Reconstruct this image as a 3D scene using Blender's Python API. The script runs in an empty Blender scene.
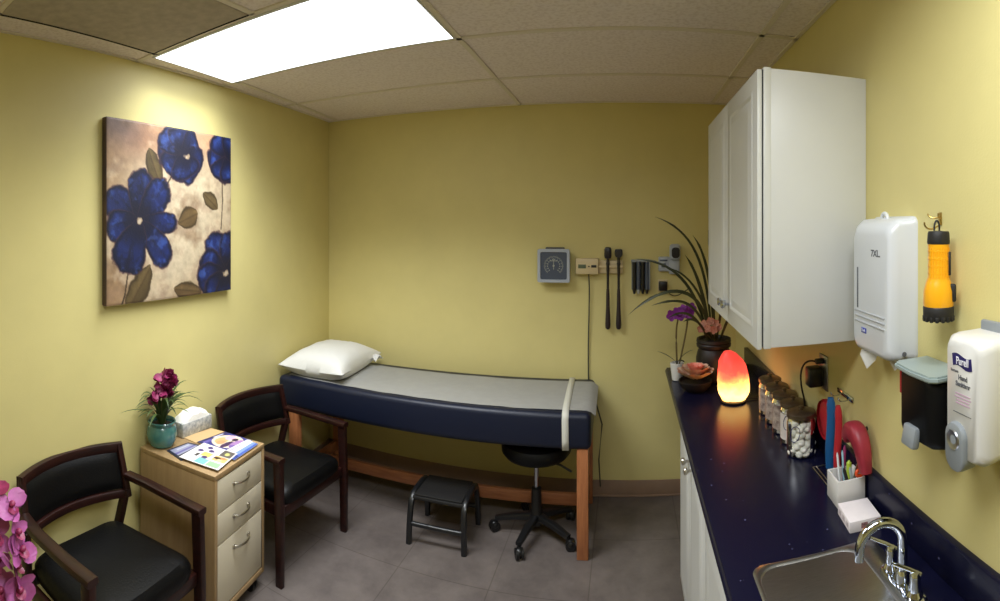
import bpy, bmesh, math, random
import numpy as np
from mathutils import Vector, Matrix, Euler, noise
random.seed(7)
SC = bpy.context.scene
COL = SC.collection
PI = math.pi
R = math.radians

# ------------------------------------------------------------------ camera, world, exposure
ZC, HC, D, DR = 1.687, 2.44, 3.175, 0.69        # camera height, ceiling height, back wall, right wall
cd = bpy.data.cameras.new('camera')
cam = bpy.data.objects.new('camera', cd); COL.objects.link(cam)
cam.location = (0, 0, ZC); cam.rotation_euler = (PI / 2, 0, 0)
cd.type = 'PANO'; cd.panorama_type = 'CENTRAL_CYLINDRICAL'   # the photograph is a phone panorama
FPX, XB, YH = 512.0, 626.0, 224.0
cd.central_cylindrical_range_u_min = -XB / FPX
cd.central_cylindrical_range_u_max = (1000 - XB) / FPX
cd.central_cylindrical_range_v_min = -(601 - YH) / FPX
cd.central_cylindrical_range_v_max = YH / FPX
cd.central_cylindrical_radius = 1.0
cd.clip_start = 0.02
SC.camera = cam
vs = SC.view_settings
vs.view_transform = 'Standard'; vs.look = 'None'; vs.gamma = 1.0; vs.use_curve_mapping = False
vs.exposure = 0.25
SC.display_settings.display_device = 'sRGB'
w = bpy.data.worlds.new('world'); SC.world = w; w.use_nodes = True
w.node_tree.nodes['Background'].inputs[0].default_value = (.5, .48, .45, 1)
w.node_tree.nodes['Background'].inputs[1].default_value = 0.05
PANEL, PANEL2 = 3.0, 3.0                        # radiance of the two diffusers
def lamp(name, x, y, sx, sy, power, spread=125):
    L = bpy.data.lights.new(name, 'AREA'); L.shape = 'RECTANGLE'; L.size = sx; L.size_y = sy; L.energy = power
    L.color = (.93, .97, 1.0); L.spread = math.radians(spread)
    o = bpy.data.objects.new(name, L); COL.objects.link(o); o.location = (x, y, HC - .006)
lamp('fluorescent_tubes', -1.275, 1.676, 1.13, .53, 23, 124)       # the tubes behind the two prismatic diffusers
lamp('fluorescent_tubes_rear', -.065, .395, 1.13, .39, 19, 165)
try:
    SC.cycles.max_bounces = 10; SC.cycles.diffuse_bounces = 5; SC.cycles.glossy_bounces = 4
    SC.cycles.transparent_max_bounces = 16; SC.cycles.sample_clamp_indirect = 6
    SC.cycles.caustics_reflective = False; SC.cycles.caustics_refractive = False
    SC.cycles.use_denoising = True
except Exception:
    pass

# ------------------------------------------------------------------ materials
def lin(c):
    c = c / 255.0
    return c / 12.92 if c <= .04045 else ((c + .055) / 1.055) ** 2.4
def rgb(r, g, b): return (lin(r), lin(g), lin(b), 1.0)
class N:
    def __init__(s, name):
        s.m = bpy.data.materials.new(name); s.m.use_nodes = True
        s.t = s.m.node_tree; s.b = s.t.nodes['Principled BSDF']; s.out = s.t.nodes['Material Output']
    def n(s, k, **kw):
        x = s.t.nodes.new(k)
        for a, v in kw.items():
            if a in x.inputs: x.inputs[a].default_value = v
            else: setattr(x, a, v)
        return x
    def l(s, a, b): s.t.links.new(a, b)
    def coord(s, kind='Object', scale=None):
        c = s.n('ShaderNodeTexCoord'); o = c.outputs[kind]
        if scale:
            mp = s.n('ShaderNodeMapping'); mp.inputs['Scale'].default_value = scale; s.l(o, mp.inputs[0]); o = mp.outputs[0]
        return o
def mat(name, col, rough=.5, metal=0, var=0, vscale=5, vstretch=None, bump=0, bscale=60, spec=.5, coat=0, col2=None, detail=4, sheen=0):
    k = N(name); b = k.b
    b.inputs['Base Color'].default_value = rgb(*col); b.inputs['Roughness'].default_value = rough
    b.inputs['Metallic'].default_value = metal; b.inputs['Specular IOR Level'].default_value = spec
    b.inputs['Coat Weight'].default_value = coat; b.inputs['Coat Roughness'].default_value = .15
    if sheen: b.inputs['Sheen Weight'].default_value = sheen
    if var or col2:
        co = k.coord('Object', vstretch or (1, 1, 1))
        nz = k.n('ShaderNodeTexNoise', Scale=vscale, Detail=detail, Roughness=.6); k.l(co, nz.inputs['Vector'])
        rp = k.n('ShaderNodeValToRGB'); rp.color_ramp.elements[0].position = .3; rp.color_ramp.elements[1].position = .7
        c2 = col2 or tuple(max(0, c * (1 - var)) for c in col)
        c1 = col if col2 else tuple(min(255, c * (1 + var * .6)) for c in col)
        rp.color_ramp.elements[0].color = rgb(*c2); rp.color_ramp.elements[1].color = rgb(*c1)
        k.l(nz.outputs[0], rp.inputs[0]); k.l(rp.outputs[0], b.inputs['Base Color'])
    if bump:
        co = k.coord('Object')
        nb = k.n('ShaderNodeTexNoise', Scale=bscale, Detail=3); k.l(co, nb.inputs['Vector'])
        bp = k.n('ShaderNodeBump', Strength=bump, Distance=.01); k.l(nb.outputs[0], bp.inputs['Height']); k.l(bp.outputs[0], b.inputs['Normal'])
    return k.m
def emit(name, col, strength):
    k = N(name); k.t.nodes.remove(k.b)
    e = k.n('ShaderNodeEmission', Strength=strength); e.inputs[0].default_value = rgb(*col); k.l(e.outputs[0], k.out.inputs[0])
    return k.m

M = {}
M['wall'] = mat('yellow_wall_paint', (218, 206, 141), .42, var=.025, vscale=2.2, bump=.05, bscale=180, spec=.35)
M['base'] = mat('taupe_vinyl_base', (150, 124, 104), .5, var=.05, vscale=8)
M['white_lam'] = mat('white_laminate', (208, 209, 206), .38, var=.012, vscale=4)
M['cream_lam'] = mat('cream_laminate', (208, 198, 174), .4, var=.012, vscale=4)
M['white_pl'] = mat('white_plastic', (212, 216, 220), .3)
M['white_pl2'] = mat('warm_white_plastic', (214, 213, 208), .28)
M['grey_pl'] = mat('grey_plastic', (136, 142, 146), .35)
M['lgrey_pl'] = mat('light_grey_plastic', (150, 164, 162), .35)
M['black_pl'] = mat('black_plastic', (22, 22, 23), .35)
M['soapblk'] = mat('matt_black_plastic', (8, 8, 9), .5, spec=.18)
M['black_rub'] = mat('black_rubber', (26, 25, 25), .55, bump=.1, bscale=90)
M['black_metal'] = mat('black_painted_metal', (20, 21, 24), .38, coat=.2)
M['chrome'] = mat('chrome', (196, 202, 212), .09, metal=1)
M['steel'] = mat('brushed_steel', (172, 174, 178), .34, metal=1, var=.06, vscale=30, vstretch=(1, 12, 1))
M['nickel'] = mat('satin_nickel', (190, 184, 172), .28, metal=1)
M['dark_gap'] = mat('dark_recess', (30, 30, 32), .8)
M['cherry'] = mat('dark_cherry_wood', (48, 21, 17), .36, col2=(28, 13, 11), vscale=7, vstretch=(1.5, 1.5, 9), coat=.08, spec=.35)
M['leather'] = mat('black_leather', (7, 7, 8), .46, bump=.12, bscale=140, spec=.22)
M['navy_vinyl'] = mat('navy_vinyl', (18, 25, 46), .42, bump=.06, bscale=160, spec=.4)
M['oak'] = mat('orange_oak', (182, 118, 74), .42, col2=(154, 94, 58), vscale=9, vstretch=(8, 8, .8))
M['oakx'] = mat('orange_oak_rail', (166, 108, 70), .42, col2=(140, 86, 54), vscale=9, vstretch=(.8, 8, 8))
M['birch'] = mat('birch_veneer', (168, 141, 102), .45, col2=(154, 125, 87), vscale=6, vstretch=(7, 7, .7))
M['paper'] = mat('table_paper', (156, 156, 153), .7, var=.02, vscale=20, bump=.35, bscale=14)
M['linen'] = mat('white_pillowcase', (222, 222, 219), .8, bump=.5, bscale=11)
M['strap'] = mat('white_strap', (204, 204, 194), .6)
M['teal'] = mat('teal_glaze', (78, 132, 126), .22, col2=(54, 100, 98), vscale=14, coat=.4)
M['soil'] = mat('dark_soil', (40, 32, 26), .9, bump=.6, bscale=60)
M['leaf'] = mat('blade_leaf', (64, 84, 42), .42, var=.2, vscale=12)
M['leafd'] = mat('dark_strap_leaf', (58, 64, 40), .35, var=.2, vscale=10)
M['stem'] = mat('flower_stem', (104, 92, 52), .5, var=.15, vscale=20)
M['magenta'] = mat('magenta_petal', (150, 36, 92), .6, col2=(104, 18, 60), vscale=40)
M['pinkpet'] = mat('pink_petal', (188, 104, 168), .5, col2=(150, 66, 126), vscale=26)
M['pinklip'] = mat('crimson_lip', (118, 24, 66), .45, col2=(160, 56, 98), vscale=60)
M['purple'] = mat('purple_petal', (140, 48, 150), .5, col2=(100, 28, 116), vscale=40)
M['peach'] = mat('peach_petal', (186, 132, 108), .55, col2=(150, 96, 76), vscale=40)
M['rose1'] = mat('cream_rose_petal', (206, 186, 156), .5, col2=(200, 140, 116), vscale=30)
M['rose2'] = mat('coral_rose_petal', (226, 132, 110), .5)
M['dkpot'] = mat('dark_brown_glaze', (28, 19, 17), .5, col2=(19, 14, 12), vscale=12)
M['cream_dev'] = mat('beige_plastic', (214, 196, 152), .4)
M['dev_blue'] = mat('slate_blue_plastic', (72, 82, 102), .3, coat=.3)
M['dev_frame'] = mat('grey_blue_plastic', (172, 180, 192), .4)
M['dk'] = mat('charcoal_plastic', (36, 33, 36), .35)
M['cord'] = mat('grey_cord', (78, 76, 60), .55)
M['lens'] = mat('pale_print', (168, 172, 164), .5)
M['lcd'] = mat('grey_green_lcd', (96, 108, 84), .3)
M['yel_pl'] = mat('yellow_plastic', (240, 170, 24), .3)
M['brass'] = mat('brass', (190, 160, 90), .3, metal=1)
M['purell'] = mat('navy_print', (34, 28, 96), .4)
M['wprint'] = mat('white_print', (240, 240, 246), .4)
M['pinkprint'] = mat('pink_print', (206, 170, 196), .4)
M['greyprint'] = mat('grey_print', (96, 98, 104), .5)
M['blueprint'] = mat('blue_print', (46, 62, 160), .4)
M['jarlid'] = mat('dull_bronze_lid', (120, 106, 88), .38, metal=.8, var=.2, vscale=20)
M['cotton'] = mat('cotton', (240, 236, 226), .9, bump=.4, bscale=60)
M['swab'] = mat('packed_swabs', (206, 170, 140), .7, var=.3, vscale=50)
M['swab2'] = mat('rolled_gauze', (220, 212, 206), .8, var=.25, vscale=45)
M['red'] = mat('red_strap', (176, 34, 44), .5)
M['blue'] = mat('blue_strap', (24, 86, 140), .45)
M['maroon'] = mat('maroon_padding', (150, 40, 56), .45, var=.1, vscale=20)
M['cup'] = mat('white_ceramic', (226, 224, 220), .35)
M['memo'] = mat('memo_paper', (236, 228, 230), .8, var=.02, vscale=30)
M['orange'] = mat('orange_plastic', (232, 84, 34), .4)
M['lime'] = mat('lime_plastic', (168, 190, 60), .4)
M['gridbar'] = mat('ceiling_grid_paint', (222, 214, 206), .5)
M['tan'] = mat('kraft_paper', (204, 172, 124), .7, var=.04, vscale=20)
M['tissue'] = mat('tissue_box_print', (206, 206, 200), .5, col2=(120, 128, 134), vscale=55, detail=6)
M['tissuew'] = mat('tissue_white', (232, 232, 226), .7, bump=.4, bscale=30)
M['label'] = mat('white_label', (226, 218, 214), .5)

def build_special():
    # ceiling tile: pale fibre with fine pits
    k = N('ceiling_tile'); co = k.coord()
    a = k.n('ShaderNodeTexNoise', Scale=70, Detail=4); k.l(co, a.inputs['Vector'])
    r = k.n('ShaderNodeValToRGB'); r.color_ramp.elements[0].position = .32; r.color_ramp.elements[1].position = .56
    r.color_ramp.elements[0].color = rgb(222, 211, 214); r.color_ramp.elements[1].color = rgb(238, 229, 233)
    k.l(a.outputs[0], r.inputs[0]); k.l(r.outputs[0], k.b.inputs['Base Color']); k.b.inputs['Roughness'].default_value = .85
    bp = k.n('ShaderNodeBump', Strength=.25, Distance=.004); k.l(a.outputs[0], bp.inputs['Height']); k.l(bp.outputs[0], k.b.inputs['Normal'])
    M['tile'] = k.m
    # grey return panel with a few pale specks
    k = N('vent_panel'); co = k.coord()
    a = k.n('ShaderNodeTexNoise', Scale=24, Detail=6); k.l(co, a.inputs['Vector'])
    r = k.n('ShaderNodeValToRGB'); r.color_ramp.elements[0].position = .35; r.color_ramp.elements[1].position = .72
    r.color_ramp.elements[0].color = rgb(168, 158, 148); r.color_ramp.elements[1].color = rgb(186, 176, 166)
    e = r.color_ramp.elements.new(.78); e.color = rgb(190, 176, 160)
    k.l(a.outputs[0], r.inputs[0]); k.l(r.outputs[0], k.b.inputs['Base Color']); k.b.inputs['Roughness'].default_value = .8
    M['vent'] = k.m
    # floor: stone-look vinyl tiles, 0.46 m, thin joints
    k = N('stone_vinyl_floor'); co = k.coord()
    mp = k.n('ShaderNodeMapping'); mp.inputs['Location'].default_value = (.17, .01, 0); k.l(co, mp.inputs[0])
    br = k.n('ShaderNodeTexBrick', offset=0.0, squash=1.0)
    br.inputs['Scale'].default_value = 1.0; br.inputs['Mortar Size'].default_value = .0032; br.inputs['Mortar Smooth'].default_value = .3
    br.inputs['Brick Width'].default_value = .457; br.inputs['Row Height'].default_value = .457
    br.inputs['Color1'].default_value = (1, 1, 1, 1); br.inputs['Color2'].default_value = (.95, .95, .95, 1); br.inputs['Mortar'].default_value = (.68, .66, .64, 1)
    k.l(mp.outputs[0], br.inputs['Vector'])
    a = k.n('ShaderNodeTexNoise', Scale=5.5, Detail=9, Roughness=.68, Distortion=.15); k.l(co, a.inputs['Vector'])
    r = k.n('ShaderNodeValToRGB'); r.color_ramp.elements[0].position = .3; r.color_ramp.elements[1].position = .7
    r.color_ramp.elements[0].color = rgb(90, 82, 79); r.color_ramp.elements[1].color = rgb(118, 109, 104)
    k.l(a.outputs[0], r.inputs[0])
    mx = k.n('ShaderNodeMix', data_type='RGBA', blend_type='MULTIPLY'); mx.inputs[0].default_value = 1
    k.l(r.outputs[0], mx.inputs[6]); k.l(br.outputs[0], mx.inputs[7]); k.l(mx.outputs[2], k.b.inputs['Base Color'])
    k.b.inputs['Roughness'].default_value = .48
    M['floor'] = k.m
    # worktop: dark navy laminate with pale flecks
    k = N('navy_worktop'); co = k.coord()
    v = k.n('ShaderNodeTexVoronoi', Scale=26); k.l(co, v.inputs['Vector'])
    r = k.n('ShaderNodeValToRGB'); r.color_ramp.elements[0].position = .045; r.color_ramp.elements[1].position = .075
    r.color_ramp.elements[0].color = rgb(96, 96, 130); r.color_ramp.elements[1].color = rgb(16, 17, 40)
    k.l(v.outputs['Distance'], r.inputs[0]); k.l(r.outputs[0], k.b.inputs['Base Color'])
    k.b.inputs['Roughness'].default_value = .25; k.b.inputs['Specular IOR Level'].default_value = .25
    M['worktop'] = k.m
    # clear thin glass for jars
    k = N('jar_glass'); k.t.nodes.remove(k.b)
    tr = k.n('ShaderNodeBsdfTransparent'); tr.inputs[0].default_value = (.9, .92, .91, 1)
    gl = k.n('ShaderNodeBsdfGlossy', Roughness=.03); fr = k.n('ShaderNodeFresnel', IOR=1.45)
    mx = k.n('ShaderNodeMixShader'); k.l(fr.outputs[0], mx.inputs[0]); k.l(tr.outputs[0], mx.inputs[1]); k.l(gl.outputs[0], mx.inputs[2])
    k.l(mx.outputs[0], k.out.inputs[0]); M['glass'] = k.m
    # salt rock lit from inside: hot at the foot where the bulb sits, red at the crown
    k = N('glowing_salt'); co = k.coord()
    sx = k.n('ShaderNodeSeparateXYZ'); k.l(co, sx.inputs[0])
    nz = k.n('ShaderNodeTexNoise', Scale=16, Detail=5, Roughness=.6); k.l(co, nz.inputs['Vector'])
    ma = k.n('ShaderNodeMath', operation='MULTIPLY_ADD'); k.l(nz.outputs[0], ma.inputs[0]); ma.inputs[1].default_value = .12; k.l(sx.outputs[2], ma.inputs[2])
    mr = k.n('ShaderNodeMapRange'); mr.inputs[1].default_value = .05; mr.inputs[2].default_value = .29; k.l(ma.outputs[0], mr.inputs[0])
    r = k.n('ShaderNodeValToRGB'); cr = r.color_ramp
    cr.elements[0].position = .0; cr.elements[0].color = (1.0, .45, .1, 1)
    cr.elements[1].position = 1.0; cr.elements[1].color = (.8, .055, .04, 1)
    for p, c in ((.22, (1.0, .55, .15, 1)), (.36, (1.0, .4, .09, 1)), (.5, (1.0, .17, .05, 1)), (.64, (.86, .055, .035, 1))):
        e = cr.elements.new(p); e.color = c
    k.l(mr.outputs[0], r.inputs[0])
    mr2 = k.n('ShaderNodeMapRange'); mr2.inputs[1].default_value = .04; mr2.inputs[2].default_value = .2
    mr2.inputs[3].default_value = 4.0; mr2.inputs[4].default_value = 1.0; k.l(sx.outputs[2], mr2.inputs[0])
    k.l(r.outputs[0], k.b.inputs['Emission Color']); k.l(mr2.outputs[0], k.b.inputs['Emission Strength'])
    k.b.inputs['Base Color'].default_value = rgb(130, 50, 40); k.b.inputs['Roughness'].default_value = .5
    M['salt'] = k.m
    # printed surfaces: colour carried by the mesh
    k = N('printed_colour'); at = k.n('ShaderNodeAttribute', attribute_name='print'); k.l(at.outputs[0], k.b.inputs['Base Color'])
    nz = k.n('ShaderNodeTexNoise', Scale=130, Detail=3); k.l(k.coord(), nz.inputs['Vector'])
    bp = k.n('ShaderNodeBump', Strength=.25, Distance=.003); k.l(nz.outputs[0], bp.inputs['Height']); k.l(bp.outputs[0], k.b.inputs['Normal'])
    k.b.inputs['Roughness'].default_value = .55; M['print'] = k.m
    k = N('glossy_print'); at = k.n('ShaderNodeAttribute', attribute_name='print'); k.l(at.outputs[0], k.b.inputs['Base Color'])
    k.b.inputs['Roughness'].default_value = .3; M['gprint'] = k.m
build_special()
M['panel'] = emit('fluorescent_diffuser', (244, 248, 255), PANEL)
M['panel2'] = emit('fluorescent_diffuser_rear', (244, 248, 255), PANEL2)

# ------------------------------------------------------------------ mesh kit
class MB:
    def __init__(s): s.bm = bmesh.new(); s.mi = 0; s.flat = False
    def _fin(s, faces, smooth=True):
        for f in faces: f.material_index = s.mi; f.smooth = smooth
    def add(s, verts, faces, mtx=None):
        vv = [s.bm.verts.new(mtx @ Vector(v) if mtx else v) for v in verts]
        out = []
        for f in faces:
            try: out.append(s.bm.faces.new([vv[i] for i in f]))
            except ValueError: pass
        s._fin(out); return vv
    def box(s, c, d, bev=0, seg=2, rot=None, mtx=None):
        t = bmesh.new(); bmesh.ops.create_cube(t, size=1)
        for v in t.verts: v.co = Vector((v.co.x * d[0], v.co.y * d[1], v.co.z * d[2]))
        if bev: bmesh.ops.bevel(t, geom=t.edges[:], offset=min(bev, min(d) * .49), segments=seg, affect='EDGES', profile=.5)
        m = Matrix.Translation(c)
        if rot: m = m @ Euler(rot).to_matrix().to_4x4()
        if mtx: m = mtx @ m
        s.merge(t, m); return s
    def bx(s, x0, x1, y0, y1, z0, z1, bev=0, seg=2):
        return s.box(((x0 + x1) / 2, (y0 + y1) / 2, (z0 + z1) / 2), (abs(x1 - x0), abs(y1 - y0), abs(z1 - z0)), bev, seg)
    def merge(s, t, m=None):
        t.verts.index_update()
        vv = [s.bm.verts.new(m @ v.co if m else v.co) for v in t.verts]
        out = []
        for f in t.faces:
            try: out.append(s.bm.faces.new([vv[v.index] for v in f.verts]))
            except ValueError: pass
        s._fin(out); t.free()
    def lathe(s, prof, c=(0, 0, 0), seg=24, mtx=None, cap=True):
        m = Matrix.Translation(c) if mtx is None else mtx
        rings = []
        for r, z in prof:
            rings.append([s.bm.verts.new(m @ Vector((r * math.cos(2 * PI * i / seg), r * math.sin(2 * PI * i / seg), z))) for i in range(seg)])
        out = []
        for a, b in zip(rings, rings[1:]):
            for i in range(seg): out.append(s.bm.faces.new((a[i], a[(i + 1) % seg], b[(i + 1) % seg], b[i])))
        if cap:
            out.append(s.bm.faces.new(rings[0][::-1])); out.append(s.bm.faces.new(rings[-1]))
        s._fin(out); return s
    def cyl(s, a, b, r, r2=None, seg=16, cap=True):
        a, b = Vector(a), Vector(b); q = (b - a).to_track_quat('Z', 'Y').to_matrix().to_4x4(); q.translation = a
        L = (b - a).length
        return s.lathe([(r, 0), (r if r2 is None else r2, L)], seg=seg, mtx=q, cap=cap)
    def sweep(s, pts, prof, up=(0, 0, 1), closed=False, scales=None, cap=True):
        """prof: 2-D outline (side, up) carried along pts."""
        P = [Vector(p) for p in pts]; n = len(P); rings = []; U = Vector(up)
        for i, p in enumerate(P):
            if closed: t = (P[(i + 1) % n] - P[i - 1])
            else: t = (P[min(i + 1, n - 1)] - P[max(i - 1, 0)])
            t.normalize(); sd = t.cross(U)
            if sd.length < 1e-4: sd = t.cross(Vector((1, 0, 0)))
            sd.normalize(); u = sd.cross(t).normalized(); U = u if up == 'f' else U
            k = scales[i] if scales else 1
            rings.append([s.bm.verts.new(p + sd * a * k + u * b * k) for a, b in prof])
        out = []; m = len(prof)
        rng = range(n) if closed else range(n - 1)
        for i in rng:
            A, B = rings[i], rings[(i + 1) % n]
            for j in range(m): out.append(s.bm.faces.new((A[j], A[(j + 1) % m], B[(j + 1) % m], B[j])))
        if not closed and cap and m > 2:
            out.append(s.bm.faces.new(rings[0][::-1])); out.append(s.bm.faces.new(rings[-1]))
        s._fin(out); return s
    def tube(s, pts, r, seg=10, closed=False, up=(0, 0, 1), scales=None):
        prof = [(r * math.cos(2 * PI * i / seg), r * math.sin(2 * PI * i / seg)) for i in range(seg)]
        return s.sweep(pts, prof, up, closed, scales)
    def bar(s, pts, w_, h_, up=(0, 0, 1), bev=.004, closed=False, scales=None):
        return s.sweep(pts, rrect(w_, h_, bev, 2), up, closed, scales)
    def prism(s, poly, a, b, mtx=None, bev=0):
        """poly in XY, extruded z a..b"""
        t = bmesh.new(); n = len(poly)
        lo = [t.verts.new((x, y, a)) for x, y in poly]; hi = [t.verts.new((x, y, b)) for x, y in poly]
        t.faces.new(lo[::-1]); t.faces.new(hi)
        for i in range(n): t.faces.new((lo[i], lo[(i + 1) % n], hi[(i + 1) % n], hi[i]))
        bmesh.ops.recalc_face_normals(t, faces=t.faces[:])
        if bev: bmesh.ops.bevel(t, geom=[e for e in t.edges if abs(e.verts[0].co.z - e.verts[1].co.z) < 1e-6], offset=bev, segments=2, affect='EDGES')
        s.merge(t, mtx); return s
    def loft(s, rings, cap=True, closed=True):
        rr = [[s.bm.verts.new(p) for p in r] for r in rings]; out = []; m = len(rr[0])
        for A, B in zip(rr, rr[1:]):
            for j in range(m if closed else m - 1): out.append(s.bm.faces.new((A[j], A[(j + 1) % m], B[(j + 1) % m], B[j])))
        if cap and closed: out.append(s.bm.faces.new(rr[0][::-1])); out.append(s.bm.faces.new(rr[-1]))
        s._fin(out); return s
    def blob(s, c, rad, sub=3, amp=0, fr=3, seed=0, mtx=None):
        t = bmesh.new(); bmesh.ops.create_icosphere(t, subdivisions=sub, radius=1)
        for v in t.verts:
            k = 1 + amp * noise.noise(v.co * fr + Vector((seed, seed * 2, 0)))
            v.co = Vector((v.co.x * rad[0] * k, v.co.y * rad[1] * k, v.co.z * rad[2] * k))
        m = Matrix.Translation(c)
        if mtx: m = m @ mtx
        s.merge(t, m); return s
    def blade(s, pts, width, fold=.25, taper=None, face=None):
        """a leaf: ribbon with a keel, along pts"""
        P = [Vector(p) for p in pts]; n = len(P); rows = []
        for i, p in enumerate(P):
            t = (P[min(i + 1, n - 1)] - P[max(i - 1, 0)]).normalized()
            sd = t.cross(Vector(face or (0, 0, 1)))
            if sd.length < 1e-3: sd = Vector((1, 0, 0))
            sd.normalize(); u = sd.cross(t).normalized(); f = i / (n - 1)
            w_ = width * (taper(f) if taper else math.sin(PI * (.12 + .88 * f)) ** .7 if f < .999 else .02)
            rows.append([s.bm.verts.new(p - sd * w_ + u * w_ * fold), s.bm.verts.new(p), s.bm.verts.new(p + sd * w_ + u * w_ * fold)])
        out = []
        for A, B in zip(rows, rows[1:]):
            for j in range(2): out.append(s.bm.faces.new((A[j], A[j + 1], B[j + 1], B[j])))
        s._fin(out); return s
    def petal(s, c, direc, normal, L, W, cup=.2, tip=.15):
        """a rounded petal leaving c along direc, facing normal"""
        d = Vector(direc).normalized(); nn = Vector(normal); nn = (nn - d * nn.dot(d)).normalized(); sd = d.cross(nn); c = Vector(c)
        rows = []
        for i in range(6):
            f = i / 5; wv = W * math.sin(PI * (.08 + .84 * f)) ** .75
            row = []
            for j in (-1, -.5, 0, .5, 1):
                up = cup * L * (f * f) * .6 + tip * W * (j * j) * (1 if i < 5 else .3)
                row.append(s.bm.verts.new(c + d * (L * f) + sd * (wv * j) + nn * up))
            rows.append(row)
        out = []
        for A, B in zip(rows, rows[1:]):
            for j in range(4): out.append(s.bm.faces.new((A[j], A[j + 1], B[j + 1], B[j])))
        s._fin(out); return s
    def flower(s, c, normal, rad, n=5, roll=0, cup=.25, wid=.45, mi=None):
        nn = Vector(normal).normalized(); a = nn.orthogonal().normalized(); b = nn.cross(a)
        for i in range(n):
            th = roll + 2 * PI * i / n
            s.petal(c, a * math.cos(th) + b * math.sin(th), nn, rad, rad * wid, cup)
        return s
    def obj(s, name, mats, parent=None, loc=None, rz=0, angle=38, kind=None):
        bm = s.bm
        bmesh.ops.remove_doubles(bm, verts=bm.verts[:], dist=1e-6)
        bmesh.ops.recalc_face_normals(bm, faces=bm.faces[:])
        for e in bm.edges:
            if len(e.link_faces) == 2 and e.calc_face_angle(0) > R(angle): e.smooth = False
        me = bpy.data.meshes.new(name); bm.to_mesh(me); bm.free()
        for m in (mats if isinstance(mats, (list, tuple)) else [mats]): me.materials.append(m)
        o = bpy.data.objects.new(name, me); COL.objects.link(o)
        if parent: o.parent = parent
        if loc: o.location = loc
        o.rotation_euler = (0, 0, rz)
        if kind: o['kind'] = kind
        return o
def rrect(w_, h_, r, seg=3):
    r = min(r, w_ * .49, h_ * .49); out = []
    for cx, cy, a0 in ((w_ / 2 - r, h_ / 2 - r, 0), (-w_ / 2 + r, h_ / 2 - r, 90), (-w_ / 2 + r, -h_ / 2 + r, 180), (w_ / 2 - r, -h_ / 2 + r, 270)):
        for i in range(seg + 1):
            a = R(a0 + 90 * i / seg); out.append((cx + r * math.cos(a), cy + r * math.sin(a)))
    return out
def bez(p0, p1, p2, p3, n=14):
    p0, p1, p2, p3 = map(Vector, (p0, p1, p2, p3)); out = []
    for i in range(n + 1):
        t = i / n; out.append(p0 * (1 - t) ** 3 + p1 * 3 * t * (1 - t) ** 2 + p2 * 3 * t * t * (1 - t) + p3 * t ** 3)
    return out
def tag(o, label, cat, group=None):
    o['label'] = label; o['category'] = cat
    if group: o['group'] = group
    return o
def thing(name, label, cat, loc=(0, 0, 0), rz=0, group=None):
    o = bpy.data.objects.new(name, None); COL.objects.link(o); o.empty_display_size = .05
    o.location = loc; o.rotation_euler = (0, 0, rz); return tag(o, label, cat, group)
def text(name, body, size, m, parent, loc, rot, bold=0, sx=1):
    cu = bpy.data.curves.new(name, 'FONT'); cu.body = body; cu.size = size; cu.align_x = 'CENTER'; cu.align_y = 'CENTER'
    cu.extrude = .0003; cu.offset = bold
    tmp = bpy.data.objects.new('tmp', cu); COL.objects.link(tmp); bpy.context.view_layer.update()
    me = bpy.data.meshes.new_from_object(tmp.evaluated_get(bpy.context.evaluated_depsgraph_get()))
    bpy.data.objects.remove(tmp); me.materials.clear(); me.materials.append(m); me.name = name
    o = bpy.data.objects.new(name, me); COL.objects.link(o); o.parent = parent; o.location = loc; o.rotation_euler = rot; o.scale = (sx, 1, 1)
    return o
def printed(name, colours, place, m, parent):
    """grid mesh coloured per vertex; colours (rows, cols, 3) sRGB 0-255, place(u, v) -> point (v down)"""
    h, w_, _ = colours.shape
    vs_ = [place(j / (w_ - 1), i / (h - 1)) for i in range(h) for j in range(w_)]
    fs = [(i * w_ + j, i * w_ + j + 1, (i + 1) * w_ + j + 1, (i + 1) * w_ + j) for i in range(h - 1) for j in range(w_ - 1)]
    me = bpy.data.meshes.new(name); me.from_pydata(vs_, [], fs); me.materials.append(m)
    c = np.clip(colours.reshape(-1, 3) / 255., 0, 1); c = np.where(c <= .04045, c / 12.92, ((c + .055) / 1.055) ** 2.4)
    at = me.color_attributes.new('print', 'FLOAT_COLOR', 'POINT')
    at.data.foreach_set('color', np.concatenate([c, np.ones((len(c), 1))], 1).astype(np.float32).ravel())
    for p in me.polygons: p.use_smooth = True
    o = bpy.data.objects.new(name, me); COL.objects.link(o)
    if parent: o.parent = parent
    return o
def struct(mb, name, m): return mb.obj(name, m, kind='structure')

# ------------------------------------------------------------------ room shell
AL = .075; TA = math.tan(AL); DL = 2.0805
def LX(y, off=0): return -DL + off + TA * (D - y)             # left wall runs slightly inwards
YF = -1.3
mb = MB(); mb.prism([(-2.4, YF - .1), (1.0, YF - .1), (1.0, D + .1), (-2.4, D + .1)], -.1, 0); struct(mb, 'floor', M['floor'])
mb = MB(); mb.prism([(-2.4, YF - .1), (1.0, YF - .1), (1.0, D + .1), (-2.4, D + .1)], HC + .006, HC + .1); struct(mb, 'ceiling', M['tile'])
mb = MB(); mb.bx(-2.4, .95, D, D + .1, 0, HC + .006); struct(mb, 'wall_back', M['wall'])
mb = MB(); mb.bx(DR, DR + .1, YF, D, 0, HC + .006); struct(mb, 'wall_right', M['wall'])
mb = MB(); mb.bx(-2.4, .95, YF - .1, YF, 0, HC + .006); struct(mb, 'wall_front', M['wall'])
mb = MB(); mb.prism([(LX(YF), YF), (LX(D), D), (LX(D) - .12, D), (LX(YF) - .12, YF)], 0, HC + .006); struct(mb, 'wall_left', M['wall'])
mb = MB(); mb.bx(-DL, DR, D - .008, D, 0, .1, .002); mb.bx(-DL, DR, D - .014, D, 0, .012, .004); struct(mb, 'baseboard_back', M['base'])
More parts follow.
